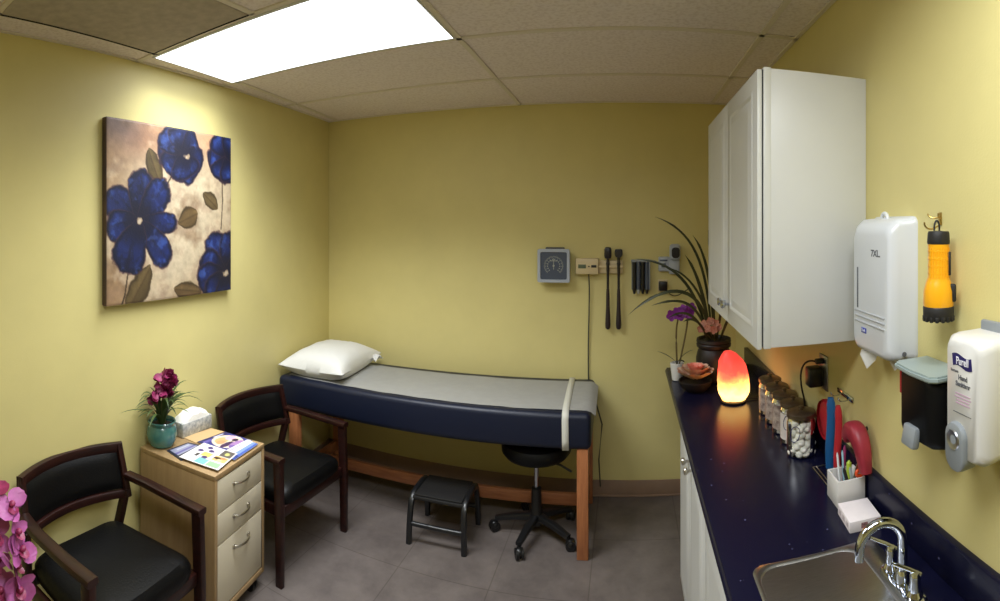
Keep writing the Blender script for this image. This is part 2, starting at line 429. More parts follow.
mb = MB(); mb.prism([(LX(YF), YF), (LX(D), D), (LX(D, .008), D), (LX(YF, .008), YF)], 0, .1); struct(mb, 'baseboard_left', M['base'])
mb = MB(); mb.bx(DR - .008, DR, 2.3, D, 0, .1, .002); struct(mb, 'baseboard_right', M['base'])
# suspended ceiling grid: bars hang a few mm under the tiles
def cbar(mb, a, b, w_=.024):
    a, b = Vector((a[0], a[1], HC + .003)), Vector((b[0], b[1], HC + .003)); mb.sweep([a, b], rrect(w_, .007, .001, 1))
GX = lambda y: -1.725 - (y - .62) * .108                     # the bar beside the left wall follows it
mb = MB()
cbar(mb, (GX(YF), YF), (GX(D), D))
for gx in (-.668, .537): cbar(mb, (gx, YF), (gx, D))
for gy in (-.44, .17, .62, 1.375, 1.975, 2.585): cbar(mb, (LX(gy), gy), (DR, gy))
cbar(mb, (-1.225, .62), (-1.225, 1.375))
struct(mb, 'trim_1', M['gridbar'])
mb = MB()                                                    # wall angle round the ceiling edge
cbar(mb, (-DL, D - .009), (DR, D - .009), .018); cbar(mb, (DR - .009, YF), (DR - .009, D), .018); cbar(mb, (LX(YF, .009), YF), (LX(D, .009), D), .018)
struct(mb, 'trim_2', M['gridbar'])

# ------------------------------------------------------------------ ceiling fittings
def ceiling_light(q, label, pm):
    t = thing('ceiling_light', label, 'ceiling light', (sum(p[0] for p in q) / 4, sum(p[1] for p in q) / 4, HC))
    c = Vector(t.location)
    L = [Vector((p[0], p[1], HC)) - c for p in q]
    mb = MB(); mb.sweep([p + Vector((0, 0, .002)) for p in L], rrect(.016, .012, .002, 1), closed=True); mb.obj('frame', M['white_pl'], t)
    mb = MB(); k = [p * .993 for p in L]
    mb.add([(p.x, p.y, -.0035) for p in k] + [(p.x, p.y, .004) for p in k], [(3, 2, 1, 0), (4, 5, 6, 7), (0, 1, 5, 4), (1, 2, 6, 5), (2, 3, 7, 6), (3, 0, 4, 7)])
    mb.obj('diffuser', pm, t)
ceiling_light([(-1.84, 1.395), (-.682, 1.395), (-.682, 1.957), (-1.893, 1.957)], 'bright rectangular fluorescent panel set in the ceiling above the exam table', M['panel'])
ceiling_light([(-.655, .183), (.525, .183), (.525, .607), (-.655, .607)], 'rectangular fluorescent panel in the ceiling above the sink end of the worktop', M['panel2'])
t = thing('ceiling_vent', 'dull grey square panel in the ceiling grid beside the bright light', 'ceiling panel', (-1.5, 1.07, HC))
VQ = [(-.222, -.44), (.262, -.44), (.262, .29), (-.297, .29)]
mb = MB(); mb.prism(VQ, -.002, .005); mb.obj('panel', M['vent'], t)
mb = MB(); mb.bar([Vector((-.226, -.44, -.0025)), Vector((-.301, .292, -.0025)), Vector((.262, .292, -.0025))], .006, .005, bev=.001); mb.obj('frame', M['dark_gap'], t)

# ------------------------------------------------------------------ painting
def painting():
    H, W = 250, 250
    v, u = np.mgrid[0:H, 0:W]; u = u / (W - 1.); v = v / (H - 1.)
    rs = np.random.RandomState(3)
    def fbm(sc, oct=5, seed=0):
        o = np.zeros((H, W)); a = 1; tot = 0; r = np.random.RandomState(seed)
        for _ in range(oct):
            n = int(sc) + 2; g = r.rand(n, n); x = u * (n - 1.001); y = v * (n - 1.001); i = x.astype(int); j = y.astype(int)
            fx = x - i; fy = y - j; fx = fx * fx * (3 - 2 * fx); fy = fy * fy * (3 - 2 * fy)
            o += a * (g[j, i] * (1 - fx) * (1 - fy) + g[j, i + 1] * fx * (1 - fy) + g[j + 1, i] * (1 - fx) * fy + g[j + 1, i + 1] * fx * fy)
            tot += a; a *= .55; sc *= 2.1
        return o / tot
    n1, n2, n3, n4 = fbm(4, 5, 1), fbm(6, 5, 2), fbm(14, 4, 4), fbm(30, 3, 5)
    C = np.zeros((H, W, 3)); C[:] = (198, 178, 146)
    def over(col, a):
        a = np.clip(a, 0, 1)[..., None]; C[:] = C * (1 - a) + np.array(col) * a
    sm = lambda x, a, b: np.clip((x - a) / (b - a), 0, 1) ** 2 * (3 - 2 * np.clip((x - a) / (b - a), 0, 1))
    g = lambda cx, cy, rx, ry: np.exp(-(((u - cx) / rx) ** 2 + ((v - cy) / ry) ** 2))
    over((176, 128, 92), .9 * g(.25, .08, .3, .16)); over((92, 80, 92), .95 * g(.0, .02, .2, .14)); over((188, 140, 104), .8 * g(.8, .05, .16, .13))
    over((150, 118, 84), .9 * g(.0, .95, .25, .3)); over((166, 130, 92), .7 * g(.02, .25, .12, .3)); over((140, 104, 70), .6 * g(.75, 1.0, .5, .1))
    over((206, 190, 160), .9 * g(.62, .5, .22, .25) + .6 * g(.45, .85, .2, .2) + .5 * g(.35, .28, .14, .12))
    over((120, 92, 66), .6 * sm(n1, .52, .72)); over((224, 206, 176), .5 * sm(n2, .55, .75)); over((150, 120, 100), .3 * sm(n3, .55, .8))
    wob = (n3 - .5) * .13 + (n4 - .5) * .10
    def stem(pts, w_=.006):
        for (a, b), (c, d_) in zip(pts, pts[1:]):
            for k in np.linspace(0, 1, 40):
                over((62, 48, 34), (np.hypot(u - (a + (c - a) * k), v - (b + (d_ - b) * k)) < w_) * .35)
    def leaf(cx, cy, ang, L, W_, col=(92, 78, 44)):
        ca, sa = math.cos(ang), math.sin(ang); du, dv = u - cx, v - cy
        x = (du * ca + dv * sa) / L; y = (-du * sa + dv * ca) / W_
        m = 1 - (np.abs(y + wob * 3) / np.clip(1 - x * x, .01, 1) ** .8); m = np.where(np.abs(x) < 1, m, -1)
        over((60, 46, 26), sm(m, -.12, .1) * .95); over(col, sm(m, .1, .45) * .9 * (.55 + .6 * n3))
        over((70, 52, 30), .8 * np.exp(-(y / .1) ** 2) * (np.abs(x) < .9)); over((142, 120, 76), .5 * sm(m, .3, .8) * (y < 0) * n2)
    def petal(cx, cy, ang, L, W_, lo=(14, 18, 42), hi=(26, 42, 104)):
        ca, sa = math.cos(ang), math.sin(ang); du, dv = u - cx, v - cy
        x = (du * ca + dv * sa) / L; y = (-du * sa + dv * ca) / W_
        m = 1 - np.hypot((x - .52) / .52, y / (.5 + .62 * np.clip(x, 0, 1))) + wob * 1.6
        over((64, 40, 50), sm(m, -.07, .01) * .75)
        over(lo, sm(m, 0, .07)); over(hi, sm(m, .05, .3) * (.35 + .75 * np.clip(x, 0, 1)) * sm(x, .12, .6) * (.55 + .7 * n3))
        over((52, 80, 156), .75 * sm(m, .18, .5) * sm(x, .45, .8) * sm(n4 * .5 + n3 * .5, .45, .62)); over(lo, .45 * np.exp(-(y / .12) ** 2) * (m > 0) * (n4 > .45))
    def streak(cx, cy, R0, amt=.7):
        th = np.arctan2(v - cy, u - cx); rr_ = np.hypot(u - cx, v - cy); k = np.zeros((H, W)); rs2 = np.random.RandomState(int(cx * 100))
        for f in (7, 13, 23, 41): k += np.sin(th * f + rs2.rand() * 6 + rr_ * 9 + n3 * 5) / f ** .35
        over((12, 14, 34), amt * sm(k, .35, 1.4) * sm(-rr_, -R0, -R0 * .25) * (C[..., 2] > C[..., 0] * 1.25))
        over((14, 14, 30), .55 * sm(n1 * .5 + n4 * .5, .5, .68) * (rr_ < R0 * 1.15) * (C[..., 2] > C[..., 0] * 1.25))
        over((64, 92, 160), .4 * sm(n3 * .6 + n4 * .4, .56, .7) * (rr_ < R0 * 1.2) * (rr_ > R0 * .45) * (C[..., 2] > C[..., 0] * 1.25))
    def heart(cx, cy, r):
        streak(cx, cy, r * 10)
        over((18, 18, 40), .9 * np.exp(-(np.hypot(u - cx, v - cy) / (r * 2.6)) ** 2)); k = np.hypot(u - cx, v - cy) + (n4 - .5) * r * 2.2
        over((160, 138, 112), sm(-k, -r * 1.1, -r * .6)); over((206, 190, 166), .8 * sm(-k, -r * .6, -r * .2))
    stem([(.14, .84), (.12, .95), (.1, 1)]); stem([(.47, .28), (.41, .36)]); stem([(.91, .3), (.915, .42), (.9, .6)])
    leaf(.33, .24, 1.15, .11, .055); leaf(.6, .53, -.35, .09, .065, (112, 88, 54)); leaf(.8, .42, .6, .085, .05, (108, 90, 58)); leaf(.22, .92, -.95, .15, .07, (92, 76, 46)); leaf(.6, .965, .15, .12, .055, (108, 84, 54))
    # bloom at the left
    for a, L, W_ in ((3.72, .26, .11), (2.95, .22, .105), (-1.5, .28, .10), (-.82, .29, .105), (.06, .285, .07), (.82, .32, .095), (1.92, .29, .135)): petal(.22, .55, a, L, W_)
    heart(.22, .55, .026)
    # cup-shaped bloom, top middle
    for a, L, W_ in ((3.3, .18, .13), (2.2, .16, .14), (-2.2, .18, .15), (-1.5, .15, .13), (-.2, .15, .16), (.6, .18, .15), (1.2, .15, .14)): petal(.545, .145, a, L, W_, (16, 18, 42), (26, 38, 88))
    over((22, 22, 40), .75 * g(.57, .15, .1, .07)); heart(.585, .165, .022)
    # half bloom at the right edge
    for a, L, W_ in ((2.4, .16, .15), (3.3, .15, .15), (-1.9, .15, .15), (1.7, .16, .15), (1.0, .14, .15), (-.8, .14, .15)): petal(.95, .13, a, L, W_, (14, 18, 42), (26, 44, 106))
    # bloom at the lower right corner
    for a, L, W_ in ((-2.05, .27, .12), (-1.3, .26, .11), (-2.8, .24, .12), (2.95, .25, .12), (2.2, .22, .14), (1.4, .2, .14), (0, .2, .16)): petal(.94, .88, a, L, W_)
    heart(.945, .885, .024)
    C[:] *= (.82 + .2 * n4)[..., None]
    return C
t = thing('canvas_painting', 'square canvas painting of big blue flowers hanging on the left wall', 'painting', (LX(1.592, .002), 1.592, 1.742), AL)
mb = MB(); mb.bx(.0, .034, -.4185, .4185, -.415, .415, .004)
mb.obj('canvas_edge', mat('canvas_edge', (58, 48, 56), .7, col2=(96, 74, 62), vscale=6), t)
printed('painted_front', painting(), lambda u, v: (.0355 - .0015 * (abs(u - .5) > .495 or abs(v - .5) > .495), -.4175 + u * .835, .414 - v * .828), M['print'], t)

# ------------------------------------------------------------------ armchairs (built facing +x)
def armchair(label, loc, rz):
    t = thing('armchair', label, 'armchair', loc, rz, 'dark wood armchairs along the left wall')
    W2, zA, zS = .27, .585, .42
    def arc(y, z):                                            # the curved, leaning back
        k = (y / W2); return Vector((-.175 - .075 * (1 - k * k) - .045 * (z - .53) / .18, y * (1 - .03 * (z - .53) / .18), z))
    ys = [W2 * (i / 12 - 1) * 1.0 for i in range(25)]
    mb = MB()
    mb.bar([arc(y, .706) for y in ys], .026, .042, bev=.006); mb.bar([arc(y, .520) for y in ys], .026, .034, bev=.006)
    for s in (-1, 1): mb.bar([arc(s * (W2 - .012), z) for z in (.504, .57, .63, .69, .722)], .03, .028, up=(1, 0, 0), bev=.006)
    mb.obj('back_frame', M['cherry'], t)
    mb = MB(); rings = []
    zz = [.54 + .156 * i / 8 for i in range(9)]
    yy = [(W2 - .022) * (j / 10 - 1) for j in range(21)]
    def pad(y, z, side):
        ky = min(1, (1 - abs(y) / (W2 - .022)) * 7); kz = min(1, min(z - .54, .696 - z) / .035)
        return arc(y, z) + Vector((side * (.004 + .016 * math.sqrt(max(0, ky * kz))), 0, 0))
    for side in (1, -1):
        rows = [[mb.bm.verts.new(pad(y, z, side)) for y in yy] for z in zz]
        fs = [mb.bm.faces.new((rows[i][j], rows[i][j + 1], rows[i + 1][j + 1], rows[i + 1][j])) for i in range(8) for j in range(20)]
        mb._fin(fs)
    mb.obj('backrest', M['leather'], t)
    # seat cushion: domed, a little wider at the front
    mb = MB(); rings = []
    def sq(a, n=.28): return math.copysign(abs(math.cos(a)) ** n, math.cos(a)), math.copysign(abs(math.sin(a)) ** n, math.sin(a))
    for k, z in ((.90, .352), (.985, .358), (1.0, .372), (1.0, .392), (.97, .408), (.9, .417), (.7, .428), (.4, .434), (.1, .436)):
        ring = []
        for i in range(48):
            cx, cy = sq(2 * PI * i / 48); ring.append((.005 + cx * .222 * k, cy * (.238 + .012 * cx) * k, z + .012 * (k < .95) * (cx * k) ** 2))
        rings.append(ring)
    mb.loft(rings); mb.obj('seat', M['leather'], t)
    mb = MB()
    mb.box((.205, 0, .332), (.024, .50, .05), .004); mb.box((-.205, 0, .332), (.024, .42, .05), .004)
    for s in (-1, 1): mb.box((0, s * .246, .332), (.40, .022, .05), .004)
    mb.obj('seat_rail', M['cherry'], t)
    for s in (-1, 1):
        mb = MB(); mb.bar([(.216, s * W2, 0), (.214, s * W2, .3), (.205, s * W2, .56), (.203, s * W2, .587)], .03, .044, up=(1, 0, 0), bev=.006, scales=(.85, 1, 1.05, 1.05)); mb.obj('leg', M['cherry'], t)
        mb = MB(); mb.bar([(-.262, s * (W2 - .05), 0), (-.225, s * (W2 - .045), .3), (-.2, s * (W2 - .03), .43), (-.185, s * (W2 - .014), .54)], .03, .036, up=(1, 0, 0), bev=.006, scales=(.85, 1, 1, 1)); mb.obj('leg', M['cherry'], t)
        mb = MB(); mb.bar([(-.185, s * (W2 - .006), zA + .008), (-.08, s * (W2 + .006), zA + .004), (.08, s * (W2 + .006), zA), (.228, s * W2, zA - .002)], .046, .026, bev=.008); mb.obj('armrest', M['cherry'], t)
    return t
armchair('dark armchair with black leather seat in front of the drawer cabinet, near the pink orchid', (-1.625, 1.025, 0), .16)
armchair('dark wood armchair with black leather seat squeezed between the drawer cabinet and the exam table', (-1.697, 2.135, 0), -.03)

# ------------------------------------------------------------------ drawer cabinet
t = thing('drawer_cabinet', 'narrow birch cabinet with three white drawers between the two armchairs', 'drawer cabinet', (-1.7265, 1.593, 0), .16)
x0, x1, y0, y1, zt = -.215, .21, -.1925, .1925, .665
mb = MB(); mb.bx(x0, x1, y0, y0 + .02, .07, zt - .022, .002); mb.bx(x0, x1, y1 - .02, y1, .07, zt - .022, .002)
mb.bx(x0, x0 + .01, y0 + .02, y1 - .02, .09, zt - .022); mb.bx(x0, x1, y0, y1, zt - .022, zt, .002); mb.bx(x0 + .01, x1, y0 + .02, y1 - .02, .07, .095, .002)
mb.obj('body', M['birch'], t)
for za, zb in ((.502, .635), (.372, .496), (.101, .366)):
    mb = MB(); mb.bx(x1 - .02, x1 - .002, y0 + .023, y1 - .023, za, zb, .002); mb.bx(x0 + .03, x1 - .02, y0 + .03, y1 - .03, za + .01, zb - .03)
    d = mb.obj('drawer', M['cream_lam'], t)
    zc = zb - .055
    mb = MB(); mb.tube(bez((x1 - .003, -.055, zc + .004), (x1 + .03, -.05, zc), (x1 + .03, .05, zc), (x1 - .003, .055, zc + .004), 16), .0052, 8)
    for s in (-1, 1): mb.cyl((x1 - .003, s * .055, zc + .003), (x1 + .004, s * .055, zc + .003), .009)
    mb.obj('handle', M['nickel'], d)
for cx in (-.17, .16):
    for cy in (-.14, .14):
        mb = MB(); mb.box((cx, cy, .062), (.05, .05, .018), .003)
        for s in (-1, 1): mb.cyl((cx + .008, cy + s * .006, .026), (cx + .008, cy + s * .017, .026), .026, seg=18)
        mb.box((cx, cy, .05), (.03, .012, .03), .003); mb.obj('caster', M['black_pl'], t)

# ------------------------------------------------------------------ things on the drawer cabinet
ZT = .6655
t = thing('flower_pot', 'teal glazed pot with magenta flowers and thin leaves on the drawer cabinet', 'potted plant', (-1.868, 1.462, ZT))
mb = MB(); mb.lathe([(.042, 0), (.056, .006), (.068, .03), (.072, .055), (.067, .085), (.06, .096), (.064, .104), (.066, .112), (.062, .116), (.056, .11), (.054, .095), (.0005, .093)], seg=32); mb.obj('pot', M['teal'], t)
mb = MB(); mb.lathe([(.0545, .094), (.03, .099), (.0005, .101)], seg=20); mb.obj('soil', M['soil'], t)
mb = MB(); rnd = random.Random(4)
for i in range(38):
    a = 2 * PI * i / 38 + rnd.uniform(-.2, .2); L = rnd.uniform(.1, .2); h = rnd.uniform(.08, .17)
    b0 = Vector((.014 * math.cos(a), .014 * math.sin(a), .1)); dr = Vector((math.cos(a), math.sin(a), 0)); dr.x = max(dr.x, -.22)
    mb.blade(bez(b0, b0 + Vector((0, 0, h * .7)) + dr * .02, b0 + dr * L * .5 + Vector((0, 0, h * 1.1)), b0 + dr * L + Vector((0, 0, h * rnd.uniform(.55, 1.1))), 8), .0075)
mb.obj('leaves', M['leaf'], t)
mb = MB()
for x, y, h in ((0, .0, .25), (.008, .012, .22), (-.004, -.012, .21)): mb.tube(bez((x, y, .1), (x, y, .16), (x * 2, y * 2, .2), (x * 3, y * 3 + .01, h + .02), 8), .003, 6)
mb.obj('stem', M['stem'], t)
mb = MB()
for x, y, z, r in ((.0, .008, .345, .036), (.018, .03, .325, .036), (.01, -.006, .315, .03), (-.005, .035, .345, .034), (.012, .012, .27, .032), (.02, -.036, .275, .032), (.005, -.052, .262, .026), (.012, .022, .3, .03)):
    for j in range(14):
        n_ = Vector((rnd.gauss(.3, 1), rnd.gauss(0, 1), rnd.gauss(.2, 1))).normalized(); mb.petal(Vector((x, y, z - .035)) + n_ * r * .3, n_.orthogonal() + n_ * .8, n_, r * 1.05, r * .6, .4)
mb.obj('blossom', M['magenta'], t)
# tissue packet
t = thing('tissue_box', 'patterned tissue packet with a white arched top at the back of the drawer cabinet', 'tissue box', (-1.895, 1.675, ZT), .05)
mb = MB(); mb.box((0, 0, .034), (.078, .2, .068), .005); mb.obj('box', M['tissue'], t)
mb = MB(); prof = []
rings = []
for i in range(13):
    f = i / 12; y = -.098 + .196 * f; z = .066 + .045 * math.sin(PI * f) ** .6 + .003 * math.sin(f * 23)
    rings.append([(-.036, y, .064), (-.034, y, z - .008), (-.012, y, z), (.012, y, z - .003), (.034, y, z - .016), (.0375, y, .064)])
mb.loft(rings); mb.obj('tissue', M['tissuew'], t)

def img(w_, h_, paint):
    v, u = np.mgrid[0:h_, 0:w_]; u = u / (w_ - 1.); v = v / (h_ - 1.); C = np.zeros((h_, w_, 3)); C[:] = 235
    def over(col, a):
        a = np.clip(np.asarray(a, float), 0, 1)[..., None]; C[:] = C * (1 - a) + np.array(col) * a
    paint(u, v, over); return C
def sheet(name, label, cat, quad, z, C, thick=.002, m='gprint', edge='white_lam', group=None):
    """quad: corners (u0v0, u1v0, u1v1, u0v1) in plan"""
    q = [Vector((p[0], p[1], 0)) for p in quad]; c = sum(q, Vector()) / 4
    t = thing(name, label, cat, (c.x, c.y, z), 0, group)
    mb = MB(); mb.prism([(p.x - c.x, p.y - c.y) for p in q], 0, thick); mb.obj('pages', M[edge], t)
    P = lambda u, v: tuple((q[0] * (1 - u) * (1 - v) + q[1] * u * (1 - v) + q[2] * u * v + q[3] * (1 - u) * v) - c + Vector((0, 0, thick + .0004)))
    printed('printed_cover', C, P, M[m], t); return t
rect = lambda u, v, a, b, c, d: (u > a) & (u < b) & (v > c) & (v < d)
ell = lambda u, v, cx, cy, rx, ry: ((u - cx) / rx) ** 2 + ((v - cy) / ry) ** 2 < 1
def p_dark(u, v, o):
    o((34, 36, 54), u > -1); o((150, 152, 176), rect(u, v, .08, .92, .1, .66)); o((96, 88, 150), rect(u, v, .08, .92, .42, .56)); o((186, 188, 204), rect(u, v, .14, .7, .18, .3)); o((44, 46, 70), rect(u, v, .0, 1, .72, 1))
sheet('folder_card', 'small navy card folder with a lilac panel beside the teal pot', 'card', [(-1.80, 1.565), (-1.80, 1.437), (-1.685, 1.425), (-1.715, 1.6)][::1], ZT, img(40, 40, p_dark), .004, edge='dev_blue')
sheet('envelope', 'plain tan envelope lying in front of the tissue packet', 'envelope', [(-1.862, 1.585), (-1.85, 1.76), (-1.775, 1.778), (-1.775, 1.592)], ZT, img(4, 4, lambda u, v, o: o((204, 172, 124), u > -1)), .003, edge='tan')
def p_navy(u, v, o):
    o((48, 50, 128), u > -1); o((36, 36, 92), v < .16); o((190, 190, 216), rect(u, v, .5, .85, .05, .1)); o((96, 84, 160), rect(u, v, .08, .4, .1, .2))
    o((232, 214, 190), ell(u, v, .56, .52, .4, .42)); o((214, 170, 120), ell(u, v, .52, .35, .22, .16)); o((226, 176, 196), ell(u, v, .78, .42, .16, .13)); o((196, 150, 110), ell(u, v, .4, .42, .14, .1))
    o((64, 42, 84), ell(u, v, .4, .62, .24, .09)); o((50, 34, 66), ell(u, v, .75, .6, .1, .08)); o((160, 120, 176), ell(u, v, .6, .78, .26, .12)); o((120, 90, 160), ell(u, v, .4, .8, .1, .08)); o((236, 226, 226), rect(u, v, .62, .98, .84, .97))
sheet('brochure', 'navy brochure with a round purple picture in the middle of the cabinet top', 'brochure', [(-1.775, 1.6), (-1.765, 1.775), (-1.6, 1.79), (-1.585, 1.61)], ZT + .0035, img(60, 60, p_navy))
def p_blue(u, v, o):
    o((226, 226, 240), u > -1); o((120, 146, 206), v > .55); o((66, 92, 172), v > .82); o((150, 140, 190), rect(u, v, .15, .7, .15, .22)); o((170, 160, 200), rect(u, v, .1, .6, .3, .35)); o((44, 60, 130), rect(u, v, .0, .22, .5, 1)); o((60, 84, 160), ell(u, v, .05, .55, .2, .35))
sheet('brochure', 'white and light blue leaflet at the front edge of the cabinet top', 'brochure', [(-1.612, 1.6), (-1.622, 1.775), (-1.552, 1.775), (-1.522, 1.585)], ZT + .0062, img(50, 40, p_blue))
def p_coll(u, v, o):
    o((232, 228, 234), u > -1)
    for a, b, c, d, col in ((.02, .3, .35, .62, (120, 180, 186)), (.05, .28, .65, .95, (150, 190, 150)), (.34, .62, .62, .97, (214, 178, 120)), (.64, .98, .66, .97, (90, 84, 84)), (.4, .62, .3, .55, (232, 206, 110)), (.3, .46, .2, .27, (60, 56, 60)), (.66, .9, .5, .56, (200, 190, 206))): o(col, rect(u, v, a, b, c, d))
    for cx, cy in ((.62, .18), (.36, .45), (.72, .42), (.86, .3)): o((70, 54, 112), ell(u, v, cx, cy, .07, .075))
    o((60, 44, 36), ell(u, v, .5, .72, .06, .1)); o((210, 130, 90), ell(u, v, .55, .85, .05, .07)); o((196, 196, 120), ell(u, v, .8, .82, .08, .06)); o((226, 210, 160), ell(u, v, .42, .8, .06, .06))
sheet('brochure', 'white leaflet with many small coloured pictures, nearest on the cabinet top', 'brochure', [(-1.703, 1.428), (-1.735, 1.605), (-1.55, 1.635), (-1.502, 1.468)][::1], ZT + .0092, img(60, 50, p_coll).transpose(0, 1, 2))

# ------------------------------------------------------------------ pink orchid in the foreground
t = thing('potted_orchid', 'tall potted orchid with pink blossoms at the very left edge', 'orchid', (-1.166, .376, 0))
mb = MB(); mb.lathe([(.07, 0), (.09, .01), (.11, .3), (.125, .48), (.13, .5), (.118, .5), (.11, .46), (.0005, .45)], seg=28); mb.obj('planter', M['dkpot'], t)
mb = MB(); mb.tube(bez((0, 0, .45), (-.05, -.02, .8), (-.04, .0, 1.1), (.05, .045, 1.0), 18) , .005, 8)
mb.tube(bez((.0, .01, .45), (-.02, -.01, .7), (.02, -.01, .95), (.06, .03, .82), 14), .004, 8); mb.obj('stem', M['stem'], t)
mb = MB()
for i in range(6):
    a = i * 1.05; dr = Vector((math.cos(a), math.sin(a), 0)); mb.blade(bez((0, 0, .46), dr * .05 + Vector((0, 0, .56)), dr * .14 + Vector((0, 0, .6)), dr * .2 + Vector((0, 0, .5)), 8), .03)
mb.obj('leaves', M['leafd'], t)
view = Vector((.9, -.28, .35))
rnd = random.Random(11)
for i, (x, y, z) in enumerate(((.03, .02, 1.05), (.055, .055, 1.03), (.02, .03, 1.0), (.075, .055, .985), (.045, .025, .965), (.082, .065, .945), (.05, .035, .925), (.07, .055, .9), (.03, .02, .885), (.082, .062, .86), (.05, .03, .84), (.075, .06, .815), (.04, .02, .795), (.07, .055, .77), (.045, .03, .745), (.07, .05, .72))):
    nn = (view + Vector((rnd.gauss(0, .6), rnd.gauss(0, .6), rnd.gauss(0, .5)))).normalized()
    mb = MB(); mb.flower((x, y, z), nn, .042, 3, rnd.uniform(0, 2), .45, .36); mb.flower(Vector((x, y, z)) + nn * .003, nn, .044, 2, rnd.uniform(0, 2), .3, .5)
    f = mb.obj('blossom', M['pinkpet'] if i else M['pinklip'], t)
    mb = MB(); mb.petal(Vector((x, y, z)) + nn * .004, Vector((0, 0, -1)) + nn * .8, nn, .024, .013, .5); mb.blob(Vector((x, y, z)) + nn * .012, (.008, .008, .007), 2); mb.obj('lip', M['pinklip'], f)

# ------------------------------------------------------------------ exam table
EX0, EX1, EY0, EY1 = -2.038, -.188, 2.545, 3.145
t = thing('exam_table', 'long exam table with navy padded top and oak legs along the back wall', 'exam table')
TROT = .024; PV = Vector((-.175, 3.145, 0)); TLOC = PV - Matrix.Rotation(TROT, 3, 'Z') @ PV
t.location = TLOC; t.rotation_euler = (0, 0, TROT)
mb = MB(); mb.bx(EX0, EX1, EY0, EY1, .553, .738, .03, 4); mb.obj('padded_top', M['navy_vinyl'], t)
mb = MB(); mb.bx(EX0 + .05, EX1 - .03, EY0 + .09, EY1 - .03, .535, .556); mb.obj('table_frame', M['oakx'], t)
for x in (-1.93, -.232):
    for y, z in ((2.585, 0), (3.108, 0)):
        mb = MB(); mb.box((x, y, .278), (.058, .058, .556), .004); mb.obj('leg', M['oak'], t)
mb = MB(); mb.bx(-1.9, -.26, 2.86, 2.885, .105, .172, .004); mb.obj('stretcher', M['oakx'], t)
for x in (-1.93, -.232):
    mb = MB(); mb.bx(x - .013, x + .013, 2.614, 3.079, .105, .172, .004); mb.obj('stretcher', M['oak'], t)
# paper sheet, pillow, strap
rnd = random.Random(2)
mb = MB(); nx, ny = 80, 14; rows = []
for i in range(nx + 1):
    row = []
    for j in range(ny + 1):
        f, g_ = i / nx, j / ny; x = -1.985 + 1.818 * f; y = 2.592 + .478 * g_
        z = .7405 + .0022 * (noise.noise(Vector((x * 7, y * 9, 0))) + .6 * noise.noise(Vector((x * 19, y * 16, 3))))
        if x > EX1 - .01: z -= (x - EX1 + .01) * .9
        row.append(mb.bm.verts.new((x, y + .004 * noise.noise(Vector((x * 5, 0, g_ * 2))), z)))
    rows.append(row)
mb._fin([mb.bm.faces.new((rows[i][j], rows[i + 1][j], rows[i + 1][j + 1], rows[i][j + 1])) for i in range(nx) for j in range(ny)])
o = mb.obj('paper_sheet', M['paper'], None, TLOC, TROT); tag(o, 'pale paper cover spread along the top of the exam table', 'paper cover')
mb = MB(); path = [(p_[0] - .008, p_[1], p_[2]) for p_ in ((-.322, 3.15, .6), (-.321, 3.1505, .725), (-.32, 3.13, .7435), (-.318, 2.9, .7455), (-.314, 2.7, .7455), (-.311, 2.585, .7435), (-.31, 2.553, .733), (-.31, 2.541, .71), (-.309, 2.5405, .6), (-.308, 2.541, .556))]
rows = []
for p in path: rows.append([mb.bm.verts.new((p[0] + s * .017, p[1], p[2])) for s in (-1, 1)])
mb._fin([mb.bm.faces.new((a[0], a[1], b[1], b[0])) for a, b in zip(rows, rows[1:])])
o = mb.obj('strap', M['strap'], None, TLOC, TROT); tag(o, 'white band wrapped round the right end of the exam table', 'strap')
sm_ = o.modifiers.new('thick', 'SOLIDIFY'); sm_.thickness = .002; sm_.offset = 0
mb = MB(); rows_t, rows_b = [], []; nu, nv = 36, 28
for i in range(nu + 1):
    rt, rb = [], []
    for j in range(nv + 1):
        a, b = i / nu * 2 - 1, j / nv * 2 - 1
        pin = 1 - .10 * (1 - a * a) * abs(b) ** 3 - 0; pin2 = 1 - .10 * (1 - b * b) * abs(a) ** 3
        x, y = a * .225 * pin2, b * .29 * pin
        h = max(0, (1 - abs(a) ** 2.6) * (1 - abs(b) ** 2.6)) ** .5
        wv = .006 * noise.noise(Vector((a * 3, b * 3, 1))) * h + .0035 * noise.noise(Vector((a * 8, b * 7, 5))) * h
        rt.append(mb.bm.verts.new((x, y, .05 + .115 * h + wv + .015 * (a * a * b * b)))); rb.append(mb.bm.verts.new((x, y, .05 - .05 * min(1, h * 1.6) + .012 * (a * a * b * b))))
    rows_t.append(rt); rows_b.append(rb)
fs = []
for i in range(nu):
    for j in range(nv):
        fs.append(mb.bm.faces.new((rows_t[i][j], rows_t[i + 1][j], rows_t[i + 1][j + 1], rows_t[i][j + 1]))); fs.append(mb.bm.faces.new((rows_b[i][j], rows_b[i][j + 1], rows_b[i + 1][j + 1], rows_b[i + 1][j])))
mb._fin(fs); bmesh.ops.remove_doubles(mb.bm, verts=mb.bm.verts[:], dist=.0006)
o = mb.obj('pillow', M['linen'], None, (-1.812, 2.80, .743), .075); tag(o, 'plump white pillow at the wall end of the exam table', 'pillow')
# open end of the pillowcase
mb = MB(); rows = []
for i in range(13):
    f = i / 12; y = -.2 + .40 * f; rows.append([mb.bm.verts.new((.185 + .06 * k / 4 + .006 * math.sin(f * 17 + k), .215 + y * .22 * (1 + .05 * k), .05 + .012 * math.sin(f * 21 + k) + (.024 if f > .0 else 0) * math.sin(PI * f) * (1 - k / 8) - .002 * k)) for k in range(5)])
mb._fin([mb.bm.faces.new((a[k], a[k + 1], b[k + 1], b[k])) for a, b in zip(rows, rows[1:]) for k in range(4)])
mb.obj('case_flap', M['linen'], o)

